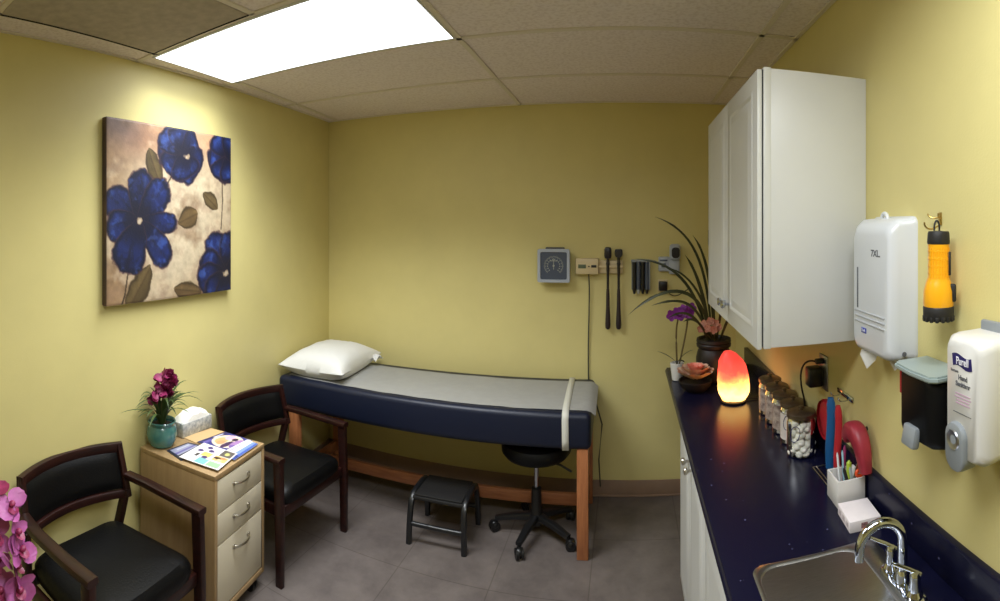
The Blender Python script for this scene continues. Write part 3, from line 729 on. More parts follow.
# ------------------------------------------------------------------ step stool
t = thing('step_stool', 'low black metal step stool on the floor in front of the exam table', 'step stool', (-.967, 2.615, 0), .03)
mb = MB(); mb.box((0, 0, .232), (.285, .24, .018), .006); mb.box((0, 0, .246), (.262, .225, .012), .005); mb.obj('step', M['black_rub'], t)
for s in (-1, 1):
    mb = MB(); mb.bar([(s * .152, -.142, 0), (s * .15, -.138, .1), (s * .147, -.132, .17), (s * .146, -.12, .212), (s * .146, -.095, .237), (s * .146, -.05, .245), (s * .146, .05, .245), (s * .146, .095, .237), (s * .146, .12, .212), (s * .147, .132, .17), (s * .15, .138, .1), (s * .152, .142, 0)], .03, .03, up=(1, 0, 0), bev=.01); mb.obj('leg_frame', M['black_metal'], t)
for s in (-1, 1):
    mb = MB(); mb.tube([(-.146, s * .137, .105), (.146, s * .137, .105)], .0125, 10); mb.obj('crossbar', M['black_metal'], t)

# ------------------------------------------------------------------ rolling stool
t = thing('rolling_stool', 'black round rolling stool on five casters tucked under the exam table', 'rolling stool', (-.486, 2.75, 0))
mb = MB(); mb.lathe([(.03, .418), (.12, .42), (.172, .438), (.19, .462), (.192, .492), (.184, .51), (.15, .52), (.0005, .523)], seg=36); mb.obj('seat', M['leather'], t)
mb = MB(); mb.cyl((0, 0, .24), (0, 0, .42), .0125, seg=14); mb.obj('piston', M['chrome'], t)
mb = MB(); mb.lathe([(.04, .06), (.045, .085), (.03, .12), (.027, .25), (.019, .255)], seg=20); mb.obj('column', M['black_pl'], t)
mb = MB(); mb.tube([(.04, -.02, .415), (.14, -.05, .405), (.2, -.06, .378)], .006, 8); mb.obj('lever', M['black_metal'], t)
for i in range(5):
    a = R(-104 + 72 * i); dx, dy = math.cos(a), math.sin(a)
    mb = MB(); mb.bar([(dx * .02, dy * .02, .098), (dx * .12, dy * .12, .09), (dx * .225, dy * .225, .068)], .042, .03, bev=.008, scales=(1.15, 1, .75)); ar = mb.obj('base_arm', M['black_pl'], t)
    mb = MB(); px, py = dx * .222, dy * .222; b = a + .7; ax = Vector((-math.sin(b), math.cos(b), 0)); c = Vector((px + .012 * math.cos(b), py + .012 * math.sin(b), .027))
    for s in (-1, 1): mb.cyl(c + ax * s * .006, c + ax * s * .02, .027, seg=18)
    mb.cyl((px, py, .04), (px, py, .066), .008); mb.blob(c + Vector((0, 0, .008)), (.026, .026, .024), 2); mb.obj('caster', M['black_pl'], ar)

# ------------------------------------------------------------------ devices on the back wall
t = thing('wall_gauge', 'square grey dial gauge mounted on the back wall above the exam table', 'blood pressure gauge', (-.44, D, 1.432))
mb = MB(); mb.bx(-.06, .06, -.03, 0, -.11, .11, .006); mb.obj('bracket', M['dk'], t)
mb = MB(); prof = [(-.098, -.03), (.098, -.03)]
ringf = lambda k, y: [(x * k, y, z * k) for x, z in rrect(.2, .205, .012, 3)]
mb.loft([ringf(.86, -.025), ringf(.97, -.04), ringf(1, -.075), ringf(1, -.085), ringf(.985, -.09), ringf(.82, -.09), ringf(.81, -.08)]); mb.obj('case', M['dev_frame'], t)
mb = MB(); mb.bx(-.082, .082, -.083, -.079, -.084, .084); f = mb.obj('dial', M['dev_blue'], t)
mb = MB()
for i in range(40):
    a = R(225 - 270 * i / 39) ; r1 = .06; r0 = .052 if i % 3 else .046
    mb.box(((r0 + r1) / 2 * math.cos(a), -.0836, (r0 + r1) / 2 * math.sin(a)), (r1 - r0, .001, .0022), rot=(0, -a, 0))
for i in range(14):
    a = R(225 - 270 * i / 13); mb.box((.038 * math.cos(a), -.0836, .038 * math.sin(a)), (.006, .001, .006), rot=(0, -a, 0))
mb.box((0, -.0836, .03), (.05, .001, .004)); mb.obj('scale', M['lens'], f)
mb = MB(); mb.box((0, -.0845, .012), (.003, .001, .07)); mb.cyl((0, -.083, 0), (0, -.087, 0), .006); mb.obj('needle', M['lens'], f)
t = thing('diagnostic_set', 'beige wall charger with a green display and cord beside the square dial gauge', 'wall charger', (-.168, D, 1.428))
mb = MB(); mb.bx(-.14, .0, -.06, 0, -.048, .048, .006); mb.obj('charger_box', M['cream_dev'], t)
mb = MB(); mb.bx(-.124, -.076, -.0615, -.059, -.012, .012, .001); mb.obj('display', M['lcd'], t)
mb = MB(); mb.bx(-.044, -.012, -.0625, -.059, -.007, .009, .001); mb.bx(-.062, -.054, -.062, -.059, -.004, .004); mb.obj('switch', M['dk'], t)
mb = MB(); mb.bx(.0, .148, -.03, 0, -.045, .035, .005); mb.bx(-.005, .15, -.045, -.03, -.01, .006, .004); mb.obj('handle_rail', M['cream_dev'], t)
mb = MB(); mb.tube(bez((-.062, -.03, -.046), (-.05, -.022, -.2), (-.07, -.015, -.4), (-.064, -.014, -.69), 16) + [Vector((-.06, -.012, -.74)), Vector((-.02, -.012, -.84)), Vector((.02, -.011, -.98)), Vector((.0, -.011, -1.2)), Vector((.01, -.02, -1.36))], .0045, 8); mb.obj('cord', M['cord'], t)
def scope(x, label, head):
    t = thing('examination_handle', label, 'medical scope', (x, D - .042, 1.46), 0, 'handles hanging from the beige wall charger')
    mb = MB()
    if head: mb.box((0, 0, .05), (.044, .036, .072), .013); mb.cyl((0, -.014, .055), (0, -.024, .055), .009)
    else: mb.cyl((0, .018, .044), (0, -.022, .044), .024, .023, seg=18); mb.box((0, 0, .056), (.048, .032, .034), .009)
    mb.cyl((0, 0, -.005), (0, 0, .032), .009); mb.obj('head', M['dk'], t)
    mb = MB(); mb.lathe([(.008, 0), (.0105, -.012), (.0095, -.05), (.008, -.09), (.0075, -.18)][::-1], seg=14); mb.lathe([(.012, -.02), (.012, -.012)], seg=14); mb.obj('collar', M['dk'], t)
    mb = MB(); mb.lathe([(.0085, -.17), (.0105, -.2), (.0115, -.28), (.0145, -.34), (.0165, -.385), (.015, -.408), (.008, -.417), (.0005, -.418)], seg=16); mb.obj('grip', mat('ribbed_grip', (44, 33, 36), .45), t)
scope(-.111, 'black scope with a taller head, the handle nearer the beige charger', True)
scope(-.045, 'black scope with a shorter round head, the handle nearer the black cup dispenser', False)
t = thing('specula_dispenser', 'black dispenser of tube cups on the back wall right of the two hanging scopes', 'dispenser', (.09, D, 1.37))
mb = MB(); mb.bx(-.056, .056, -.012, 0, -.09, .095, .004); mb.obj('back_plate', M['grey_pl'], t)
for i in range(4):
    x = -.039 + .026 * i; mb = MB(); mb.cyl((x, -.03, -.085), (x, -.03, .09), .0122, seg=14); tb = mb.obj('tube', M['dev_blue'] if i % 2 else M['black_pl'], t)
    mb = MB(); mb.lathe([(.006, -.112), (.0085, -.1), (.0115, -.088), (.0115, -.08)], c=(x, -.03, 0), seg=14); mb.obj('tip', M['black_pl'] if i != 1 else M['lens'], tb)
mb = MB(); mb.bx(-.058, .058, -.046, 0, .083, .097, .003); mb.bx(.05, .058, -.046, 0, -.085, .095, .002); mb.obj('holder', M['grey_pl'], t)
t = thing('ear_thermometer', 'pale ear thermometer in its wall holder above the white orchid pot', 'thermometer', (.275, D, 1.45))
mb = MB(); mb.bx(-.075, -.005, -.035, 0, -.055, .035, .008); mb.bx(-.01, .055, -.045, 0, -.072, .035, .008); mb.obj('holder', M['dev_frame'], t)
mb = MB(); mb.box((.025, -.05, .065), (.068, .05, .1), .02, 3); mb.obj('thermometer_body', M['dev_frame'], t)
mb = MB(); mb.loft([[(.027 + x * k, -.0745 - e, .062 + z * k) for x, z in rrect(.05, .066, .02, 4)] for k, e in ((1, 0), (.95, .003), (.5, .004))]); mb.obj('screen', M['dk'], t)
mb = MB(); mb.bx(-.068, -.02, -.037, -.034, .008, .018, .001); mb.bx(-.058, -.03, -.037, -.034, -.03, -.004, .001); mb.obj('marking', M['dev_blue'], t)
t = thing('power_adapter', 'small black plug adapter on the back wall below the ear thermometer', 'power adapter', (.228, D, 1.305))
mb = MB(); mb.box((0, -.028, 0), (.052, .05, .056), .007); mb.obj('adapter_body', M['black_pl'], t)
mb = MB(); mb.box((0, -.002, 0), (.06, .004, .075), .002); mb.obj('outlet_plate', M['cream_dev'], t)
mb = MB(); mb.tube(bez((.02, -.03, -.02), (.06, -.03, -.09), (.1, -.02, -.06), (.16, -.015, -.02), 10), .003, 6); mb.obj('cord', M['black_pl'], t)

# ------------------------------------------------------------------ base cabinets and worktop
ZW = .885
def panel_door(mb, a0, a1, z0, z1, x, th, inward=1):
    """a raised-panel door in the plane x, front towards -x"""
    mb.bx(x, x + th, a0, a1, z0, z1, .003)
    m = .055
    for (p, q, r_, s) in ((a0 + m, a1 - m, z0 + m, z1 - m),):
        ring = lambda k, dx: [(x - dx, p + k, r_ + k), (x - dx, q - k, r_ + k), (x - dx, q - k, s - k), (x - dx, p + k, s - k)]
        mb.loft([ring(-.006, -.001), ring(0, .0035), ring(.006, .0035), ring(.014, -.001)], cap=False)
        mb.loft([ring(.018, -.001), ring(.034, .0045), ring(.04, .0045)], cap=True)
def knob(mb, x, y, z): mb.lathe([(.005, 0), (.005, .012), (.013, .018), (.0145, .024), (.012, .029), (.0005, .031)], seg=16, mtx=Matrix.Translation((x, y, z)) @ Euler((0, -PI / 2, 0)).to_matrix().to_4x4())
def base_cabinet(label, y0, y1, nd):
    t = thing('base_cabinet', label, 'cabinet', (.46, (y0 + y1) / 2, 0), 0, 'white cabinets under the worktop'); cx, cy = .46, (y0 + y1) / 2
    mb = MB(); X0, X1 = .263 - cx, DR - .001 - cx; a, b = y0 - cy, y1 - cy
    mb.bx(X0, X1, a, a + .018, .1, .845); mb.bx(X0, X1, b - .018, b, .1, .845); mb.bx(X0, X1, a, b, .1, .118); mb.bx(X1 - .01, X1, a, b, .1, .845)
    mb.bx(X0, X0 + .02, a, b, .80, .845); mb.bx(X0, X0 + .02, a, b, .1, .135); mb.bx(X0, X0 + .02, a, a + .03, .1, .845); mb.bx(X0, X0 + .02, b - .03, b, .1, .845); mb.bx(X0 + .05, X0 + .065, a, b, 0, .1)
    mb.obj('body', M['white_lam'], t)
    w_ = (b - a) / nd
    for i in range(nd):
        p, q = a + w_ * i + .004, a + w_ * (i + 1) - .004
        mb = MB(); panel_door(mb, p, q, .115, .835, X0 - .021, .019); d = mb.obj('door', M['white_lam'], t)
        mb = MB(); ky = q - .035 if i % 2 == 0 else p + .035; knob(mb, X0 - .021, ky, .775); mb.obj('knob', M['nickel'], d)
base_cabinet('white base cabinet with two knobs under the lamp end of the worktop', 1.555, 2.275, 2)
base_cabinet('white base cabinet under the worktop at the sink', .36, 1.55, 2)
t = thing('worktop', 'dark navy speckled worktop with upstand running along the right wall', 'worktop', (0, 0, 0))
WX0, SX0, SX1, SY0, SY1 = .226, .293, .6, .59, 1.15
mb = MB()
for a in ((WX0, SX0, .35, 2.85), (SX1, DR - .0005, .35, 2.85), (SX0, SX1, .35, SY0), (SX0, SX1, SY1, 2.85)):
    mb.bx(a[0], a[1], a[2], a[3], .845, ZW)
mb.obj('slab', M['worktop'], t)
mb = MB(); mb.tube([(WX0 + .012, .35, .865), (WX0 + .012, 2.85, .865)], .02, 12); mb.obj('front_edge', M['worktop'], t)
mb = MB(); mb.bx(DR - .021, DR - .0005, .35, 2.85, ZW, .982, .003); mb.obj('upstand', M['worktop'], t)

# sink
t = thing('sink', 'brushed steel sink set into the navy worktop', 'sink', (0, 0, ZW))
def rr(x0, x1, y0, y1, r, z, seg=6): return [(p[0] + (x0 + x1) / 2, p[1] + (y0 + y1) / 2, z) for p in rrect(x1 - x0, y1 - y0, r, seg)]
mb = MB(); mb.loft([rr(.287, .606, .582, 1.16, .03, .0005), rr(.289, .604, .584, 1.158, .03, .003), rr(.295, .553, .595, 1.15, .05, .0035), rr(.3, .547, .602, 1.143, .052, -.001), rr(.304, .543, .608, 1.138, .055, -.02),
                    rr(.318, .53, .63, 1.12, .05, -.14), rr(.335, .515, .65, 1.10, .05, -.158), rr(.41, .44, .86, .90, .012, -.163)], cap=True); mb.obj('bowl', M['steel'], t, angle=60)
mb = MB(); mb.lathe([(.022, -.162), (.04, -.158), (.043, -.1555), (.036, -.155), (.03, -.159)], c=(.425, .88, 0), seg=20, cap=False); mb.obj('drain', M['chrome'], t)
# faucet
t = thing('faucet', 'chrome gooseneck faucet with two lever handles beside the sink', 'faucet', (.579, .965, ZW + .0045))
mb = MB(); mb.loft([[(x * k, y * k, z) for x, y in rrect(.048, .16, .023, 5)] for k, z in ((1, 0), (1, .006), (.92, .011), (.7, .012))]); mb.obj('base', M['chrome'], t)
sp = [Vector((0, 0, .01)), Vector((0, 0, .06)), Vector((0, .0, .092))]
for i in range(1, 15):
    a = PI * i / 15; sp.append(Vector((-.05 * (1 - math.cos(a)), .012 * (1 - math.cos(a)) / 2,   .1 + .052 * math.sin(a))))
sp += [Vector((-.1, .013, .092)), Vector((-.1005, .013, .082))]
mb = MB(); mb.tube(sp, .0106, 14, up=(0, 1, 0)); mb.lathe([(.017, .008), (.017, .03), (.0125, .04)], seg=18); mb.obj('spout', M['chrome'], t)
for s in (-1, 1):
    mb = MB(); mb.lathe([(.017, .008), (.018, .016), (.0125, .024), (.0135, .034), (.0115, .044), (.0125, .054), (.009, .061), (.0005, .062)], c=(0, s * .051, 0), seg=18); h = mb.obj('handle', M['chrome'], t)
    mb = MB(); mb.bar([(.012, s * .051 - .006, .056), (-.008, s * .051 + .012, .064), (-.034, s * .051 + .036, .071)], .010, .006, bev=.003, scales=(1, 1, .85)); mb.obj('lever', M['chrome'], h)

# ------------------------------------------------------------------ upper cabinet
t = thing('wall_cabinet', 'white two-door wall cabinet hanging above the worktop', 'cabinet', (0, 0, 0))
UY0, UY1, UZ0, UZ1 = 1.36, 2.2, 1.344, 2.118
mb = MB(); mb.bx(.378, DR - .0005, UY0, UY1, UZ0, UZ1, .002); mb.bx(.374, .395, UY0 - .003, UY1, UZ0 - .002, UZ1 + .002, .002); mb.obj('body', M['white_lam'], t)
mb = MB(); mb.bx(.3705, .3745, UY0 + .004, UY1 - .004, UZ0 + .004, UZ1 - .004); mb.obj('shadow_gap', M['dark_gap'], t)
ym = (UY0 + UY1) / 2
for i, (p, q) in enumerate(((UY0 + .001, ym - .002), (ym + .002, UY1 - .001))):
    mb = MB(); panel_door(mb, p, q, UZ0 - .004, UZ1 - .004, .3565, .014); d = mb.obj('door', M['white_lam'], t)
    mb = MB(); knob(mb, .3565, q - .03 if i == 0 else p + .03, 1.408); mb.obj('knob', M['chrome'], d)

# ------------------------------------------------------------------ dispensers and flashlight on the right wall
t = thing('towel_dispenser', 'tall white paper towel dispenser on the right wall beside the wall cabinet', 'towel dispenser', (DR, 1.187, 1.345))
mb = MB(); hw = .108
def cs(k, x, z0, z1, r=.02): return [(x, y * k, (z0 + z1) / 2 + z) for y, z in rrect(2 * hw, z1 - z0, r, 5)]
mb.loft([cs(1.03, 0, -.002, .362), cs(1.03, -.008, -.002, .362), cs(1.0, -.012, .0, .358), cs(.985, -.05, .0, .354), cs(.95, -.07, .003, .338, .025), cs(.9, -.077, .01, .325, .03), cs(.84, -.079, .018, .315, .03)]); mb.obj('cover', M['white_pl'], t, angle=50)
mb = MB(); mb.bx(-.0805, -.0775, .066, .073, .115, .225, .001); mb.obj('level_window', M['greyprint'], t)
mb = MB()
for z in (.108, .094, .08): mb.bx(-.0815, -.076, -.082, .085, z - .003, z + .002, .0015)
mb.obj('rib', mat('shaded_rib', (176, 179, 183), .35), t)
mb = MB(); mb.bx(-.0805, -.078, .018, .046, .052, .066, .001); mb.obj('brand_plate', M['blueprint'], t)
ROTL = (PI / 2, 0, -PI / 2)                                   # text read from inside the room, on the right wall
text('lettering', 'Tork', .011, M['wprint'], t, (-.0808, .032, .0595), ROTL)
text('lettering', '7XL.', .024, M['greyprint'], t, (-.0794, -.034, .266), ROTL, .0006, 1.1)
mb = MB(); mb.tube([(-.03, .006 + .016 * math.cos(R(a)), .354 + .016 * math.sin(R(a))) for a in range(0, 181, 20)], .0055, 8, up=(1, 0, 0)); mb.lathe([(.012, -.004), (.012, .002)], seg=14, mtx=Matrix.Translation((-.03, .006, .355))); mb.obj('key_loop', M['white_pl'], t)
mb = MB(); mb.cyl((-.04, -.1105, .022), (-.04, -.1125, .022), .006); mb.obj('lock', M['greyprint'], t)
for c, sz in (((-.048, .05), 1.0), ((-.03, -.07), .55)):
    a, b = .035 * sz, .05 * sz; mb = MB()
    mb.add([(c[0] - .008, c[1] + a, .004), (c[0] + .006, c[1] - a, .004), (c[0] - .002, c[1] - a * .8, -b * .45), (c[0] - .014, c[1] - a * .05, -b), (c[0] - .018, c[1] + a * .9, -b * .35), (c[0] - .02, c[1] + .1 * a, -b * .3)], [(0, 5, 4), (0, 1, 5), (1, 2, 5), (2, 3, 5), (3, 4, 5)])
    mb.obj('paper_towel', M['linen'], t)

t = thing('soap_dispenser', 'black soap dispenser with grey lid between the towel dispenser and the white sanitizer dispenser', 'soap dispenser', (DR, .95, 1.21))
mb = MB()
def cs2(x, w_, z0, z1, r=.012, dy=0): return [(x, y + dy, (z0 + z1) / 2 + z) for y, z in rrect(w_, z1 - z0, r, 4)]
mb.loft([cs2(0, .155, .0, .145), cs2(-.06, .155, -.002, .145), cs2(-.08, .145, .0, .145, .02), cs2(-.09, .11, .006, .142, .02)]); mb.obj('body', M['soapblk'], t, angle=50)
mb = MB(); P = [(0, .083), (-.085, .083), (-.1, .07), (-.105, 0), (-.1, -.07), (-.085, -.083), (0, -.083)]; mb.prism(P, .145, .159, bev=.004); mb.obj('lid', M['lgrey_pl'], t)
mb = MB(); mb.box((-.096, .004, .012), (.02, .05, .046), .006, rot=(0, .2, 0)); mb.obj('push_button', M['grey_pl'], t)
mb = MB(); mb.bx(-.082, -.074, .070, .0775, .085, .144, .001); mb.obj('level_strip', M['red'], t)

t = thing('sanitizer_dispenser', 'white hand sanitizer dispenser with purple logo at the right edge', 'sanitizer dispenser', (DR, .775, 1.222))
mb = MB()
mb.loft([cs2(-.006, .13, .02, .248, .02), cs2(-.06, .13, .015, .248, .02), cs2(-.078, .124, .012, .246, .022), cs2(-.089, .106, .016, .241, .024), cs2(-.094, .092, .02, .236, .022)]); mb.obj('cover', M['white_pl2'], t, angle=55)
mb = MB(); mb.bx(-.012, 0, -.065, .045, .02, .268, .006); mb.obj('wall_bracket', M['grey_pl'], t)
mb = MB()
pb = lambda x, k: [(x, .012 + y * k, .037 + z * k) for y, z in rrect(.06, .094, .028, 6)]
mb.loft([pb(-.07, 1), pb(-.096, 1), pb(-.103, .96), pb(-.105, .86)]); lev = mb.obj('push_bar', M['grey_pl'], t, angle=50)
mb = MB(); mb.lathe([(.02, 0), (.018, .003), (.013, .001), (.0005, -.0005)], seg=24, mtx=Matrix.Translation((-.1045, .013, .052)) @ Euler((0, -PI / 2, 0)).to_matrix().to_4x4()); mb.obj('push_dimple', M['steel'], lev)
# flag-shaped logo
mb = MB(); pts = []
for i in range(13):
    f = i / 12; y = .027 - .06 * f; wv = .003 * math.sin(f * 2 * PI); pts.append((y, .2015 + .0115 + wv, .2015 - .0115 + wv))
vv = [(-.0946, y + .003, a) for y, a, b in pts] + [(-.0946, y, b) for y, a, b in pts]
mb.add(vv, [(i, i + 1, i + 14, i + 13) for i in range(12)]); mb.obj('logo_flag', M['purell'], t)
text('lettering', 'Purell', .0205, M['wprint'], t, (-.0951, -.003, .2015), ROTL, .0003, .82)
text('lettering', 'Instant', .009, M['greyprint'], t, (-.0946, .022, .181), ROTL, 0)
text('lettering', 'Hand\nSanitizer', .013, M['greyprint'], t, (-.0946, -.004, .164), ROTL, .0004)
mb = MB()
for i, wd in enumerate((.046, .05, .04, .044)): mb.bx(-.0949, -.0945, -.004 - wd / 2, -.004 + wd / 2, .138 - i * .006, .14 - i * .006)
mb.obj('fine_print', M['pinkprint'], t)
mb = MB(); mb.bx(-.0949, -.0945, -.03, .026, .1015, .1028); mb.obj('print_line', M['greyprint'], t)

t = thing('wall_hook', 'small brass hook on the right wall above the yellow flashlight', 'hook', (DR, .978, 1.703))
mb = MB(); mb.box((-.0015, 0, -.004), (.003, .012, .03), .001); mb.tube(bez((-.002, 0, -.016), (-.02, 0, -.034), (-.046, 0, -.03), (-.046, 0, -.012), 10), .002, 8); mb.obj('hook', M['brass'], t)
mb = MB()
for s in (-1, 1): mb.tube(bez((-.002, s * .003, .0), (-.012, s * .012, -.006), (-.022, s * .02, 0), (-.022, s * .021, .008), 8), .0018, 6)
mb.obj('prong', M['brass'], t)
t = thing('flashlight', 'yellow and black flashlight hanging head down from the brass hook', 'flashlight', (.645, .922, 1.475), R(72))
mb = MB(); mb.lathe([(.0325, .03), (.034, .04), (.033, .066), (.028, .084), (.0235, .096), (.023, .15), (.024, .168)], seg=32)
for i in range(9): 
    a = PI + R(-60 + 15 * i); mb.box((.0232 * math.cos(a), .0232 * math.sin(a), .128), (.003, .0025, .066), rot=(0, 0, a))
for i in range(4): mb.lathe([(.0228, .1 + .016 * i), (.0239, .103 + .016 * i), (.0239, .106 + .016 * i), (.0228, .109 + .016 * i)], seg=24, cap=False)
mb.obj('barrel', M['yel_pl'], t)
mb = MB(); mb.lathe([(.0005, .004), (.026, .004), (.031, .002), (.034, .01), (.0345, .03), (.0325, .033)], seg=32)
for i in range(16):
    a = 2 * PI * i / 16; mb.box((.0325 * math.cos(a), .0325 * math.sin(a), .006), (.006, .008, .012), .002, rot=(0, 0, a))
mb.obj('head_bezel', M['black_rub'], t)
mb = MB(); mb.lathe([(.0205, .166), (.0245, .168), (.0255, .172), (.024, .192), (.0225, .196), (.0005, .197)], seg=28); mb.obj('end_cap', M['black_rub'], t)
mb = MB(); mb.tube([(0, .004 + .006 * math.cos(R(a)), .197 + .022 * max(0, math.sin(R(a))) ** .7) for a in range(0, 181, 15)], .0022, 8, up=(1, 0, 0)); mb.obj('hang_loop', M['black_rub'], t)
mb = MB(); mb.box((-.0162, -.0188, .126), (.009, .006, .052), .002, rot=(0, 0, .85)); mb.obj('switch', M['black_rub'], t)
mb = MB(); mb.box((-.018, -.026, .062), (.018, .012, .04), .005, rot=(0, .0, .85)); mb.obj('grip_pad', M['black_rub'], t)

# ------------------------------------------------------------------ outlet and hanging straps on the right wall
t = thing('wall_outlet', 'wall outlet with a black plug adapter under the wall cabinet', 'outlet', (DR, 1.69, 1.16))
mb = MB(); mb.box((-.003, 0, 0), (.006, .075, .12), .002); mb.obj('plate', M['steel'], t)
mb = MB(); mb.box((-.032, .02, -.018), (.052, .05, .068), .006); mb.obj('adapter', M['black_pl'], t)
mb = MB(); mb.box((-.02, .0, .04), (.03, .022, .018), .004); mb.tube(bez((-.034, .0, .04), (-.07, .03, .05), (-.085, .06, .0), (-.06, .05, -.1), 12) + [Vector((-.05, .05, -.17))], .0035, 8); mb.obj('plug_cord', M['black_pl'], t)
t = thing('strap_hook', 'small metal hook rail holding the hanging blue and red straps', 'hook', (DR, 1.505, 1.135))
mb = MB(); mb.box((-.003, 0, 0), (.006, .12, .016), .002)
for y in (-.037, .023): mb.tube(bez((-.004, y, 0), (-.02, y, -.012), (-.044, y, -.006), (-.044, y, .008), 8), .0022, 8)
mb.obj('hook_rail', M['chrome'], t)
def strap(name, label, x, y, wd, z1, z0, m):
    mb = MB(); n = 12; z = [z1 + (z0 - z1) * i / n for i in range(n + 1)]
    mb.bar([(x + .003 * math.sin(i * .5), y, zz_) for i, zz_ in enumerate(z)], wd, .02, up=(.389, .921, 0), bev=.006, scales=[.6, .95] + [1] * (n - 1))
    o = mb.obj(name, m); tag(o, label, 'strap'); return o
strap('hanging_strap', 'blue strap hanging upright on the wall behind the pen cup', .645, 1.528, .029, 1.125, .9, M['blue'])
strap('hanging_strap', 'bright red strap hanging upright next to the blue strap', .645, 1.468, .023, 1.118, .9, M['red'])
mb = MB(); mb.blob((0, 0, 0), (.014, .062, .068), 3); mb.lathe([(.064, -.013), (.067, -.005), (.067, .005), (.064, .013)], seg=28, mtx=Matrix.Translation((0, 0, 0)) @ Euler((0, PI / 2, 0)).to_matrix().to_4x4(), cap=False)
o = mb.obj('strap_roll', M['red'], None, (.668, 1.615, 1.02)); tag(o, 'round red roll on the wall between the cotton ball jar and blue strap', 'strap roll')
t = thing('arm_cuff', 'maroon curved padded cuff on the wall above the white pen cup', 'cuff', (0, 0, 0))
mb = MB(); pth = bez((.644, 1.395, 1.045), (.645, 1.372, 1.10), (.649, 1.306, 1.105), (.652, 1.290, .985), 18)
mb.sweep(pth, rrect(.052, .046, .014, 3), up=(1, 0, 0), scales=[.45 + .62 * math.sin(PI * (.12 + .76 * i / 18)) for i in range(19)]); mb.obj('padding', M['maroon'], t)
mb = MB(); mb.tube([p + Vector((-.014, .006, -.016)) for p in pth[2:-5]], .0025, 6); mb.obj('piping', mat('pale_piping', (206, 170, 150), .5), t)
mb = MB(); mb.cyl((.645, 1.355, 1.08), (DR, 1.355, 1.08), .006, seg=10); mb.obj('peg', M['black_pl'], t)
t = thing('wire_rack', 'thin wire rack lying along the worktop behind the pen cup', 'wire rack', (.6, 1.49, ZW))
mb = MB()
for x in (0, .012, .05): mb.tube([(x, -.07, .004), (x, .08, .004)], .0015, 6)
for y in (-.07, .08): mb.tube([(0, y, .004), (.05, y, .004)], .0015, 6)
mb.tube([(.05, .08, .004), (.05, .08, .05), (.05, -.07, .05), (.05, -.07, .004)], .002, 6); mb.obj('wire_frame', M['nickel'], t)

# ------------------------------------------------------------------ pen cup and memo block
t = thing('pen_cup', 'square white pen cup on the worktop in front of the hanging straps', 'pen cup', (.622, 1.358, ZW), -.03)
mb = MB()
sqr = lambda h, z: [(x, y, z) for x, y in rrect(2 * h, 2 * h, .003, 2)]
mb.loft([sqr(.042, 0), sqr(.043, .002), sqr(.043, .073), sqr(.0425, .075), sqr(.0375, .075), sqr(.037, .073), sqr(.037, .005)]); mb.obj('cup', M['cup'], t)
def pen(label, a, b, r, m, nm='pen', cat='pen', m2=None):
    mb = MB(); a, b = Vector(a), Vector(b); mb.cyl(a, b, r, seg=10); mb.cyl(b, b + (b - a).normalized() * .008, r, r * .4, seg=10)
    c0 = Vector((.622, 1.358, ZW + .006)); o = mb.obj(nm, m, None, c0); tag(o, label, cat)
    if m2:
        mb = MB(); d_ = (b - a).normalized(); mb.cyl(b - d_ * .025, b + d_ * .002, r * 1.12, seg=10); mb.obj('cap', m2, o)
pen('thin white pen standing at the left in the pen cup', (-.015, .0, 0), (-.02, .016, .118), .0032, M['white_pl'])
pen('pale blue pen standing beside the thin white pen', (-.002, .005, 0), (-.004, .016, .122), .0032, mat('pale_blue', (150, 190, 206), .4))
pen('lime highlighter standing in the middle of the pen cup', (.004, -.012, 0), (.008, -.004, .098), .007, M['lime'], 'highlighter', 'highlighter', M['lime'])
pen('dark marker leaning left in the pen cup', (.012, -.02, 0), (-.016, -.024, .09), .005, M['dk'], 'marker', 'marker')
pen('magenta pen leaning behind the lime highlighter', (.0, .02, 0), (.006, .022, .132), .0045, M['magenta'])
pen('grey pen leaning beside the dark marker', (.016, -.024, 0), (.0, -.03, .092), .004, M['lgrey_pl'])
t = thing('scissors', 'scissors with orange handle leaning right in the pen cup', 'scissors', (.622, 1.358, ZW + .006))
mb = MB(); mb.bar([(.006, -.01, 0), (.022, -.018, .07), (.034, -.022, .115)], .009, .002, up=(0, 1, 0), bev=.0008); mb.obj('blade', M['nickel'], t)
mb = MB(); mb.tube([(.03 + .011 * math.cos(R(a)), -.03, .077 + .009 * math.sin(R(a))) for a in range(0, 360, 24)], .005, 8, closed=True, up=(0, 1, 0)); mb.obj('handle', M['orange'], t)
t = thing('memo_block', 'white block of memo paper lying between the pen cup and the faucet', 'memo block', (.609, 1.245, ZW), -.09)
mb = MB(); mb.box((0, 0, .0145), (.088, .098, .029), .0015)
mb.obj('paper_stack', M['memo'], t)
mb = MB(); mb.bx(-.012, .006, -.0495, -.049, .008, .022); mb.obj('print', mat('memo_print', (70, 54, 60), .6, col2=(190, 140, 140), vscale=260), t)
for y in (-.03, .0, .028):
    mb = MB(); mb.bx(-.0445, -.044, y - .008, y + .008, .009, .021); mb.obj('print', mat('memo_print_side', (176, 160, 166), .6, col2=(214, 204, 208), vscale=200), t)

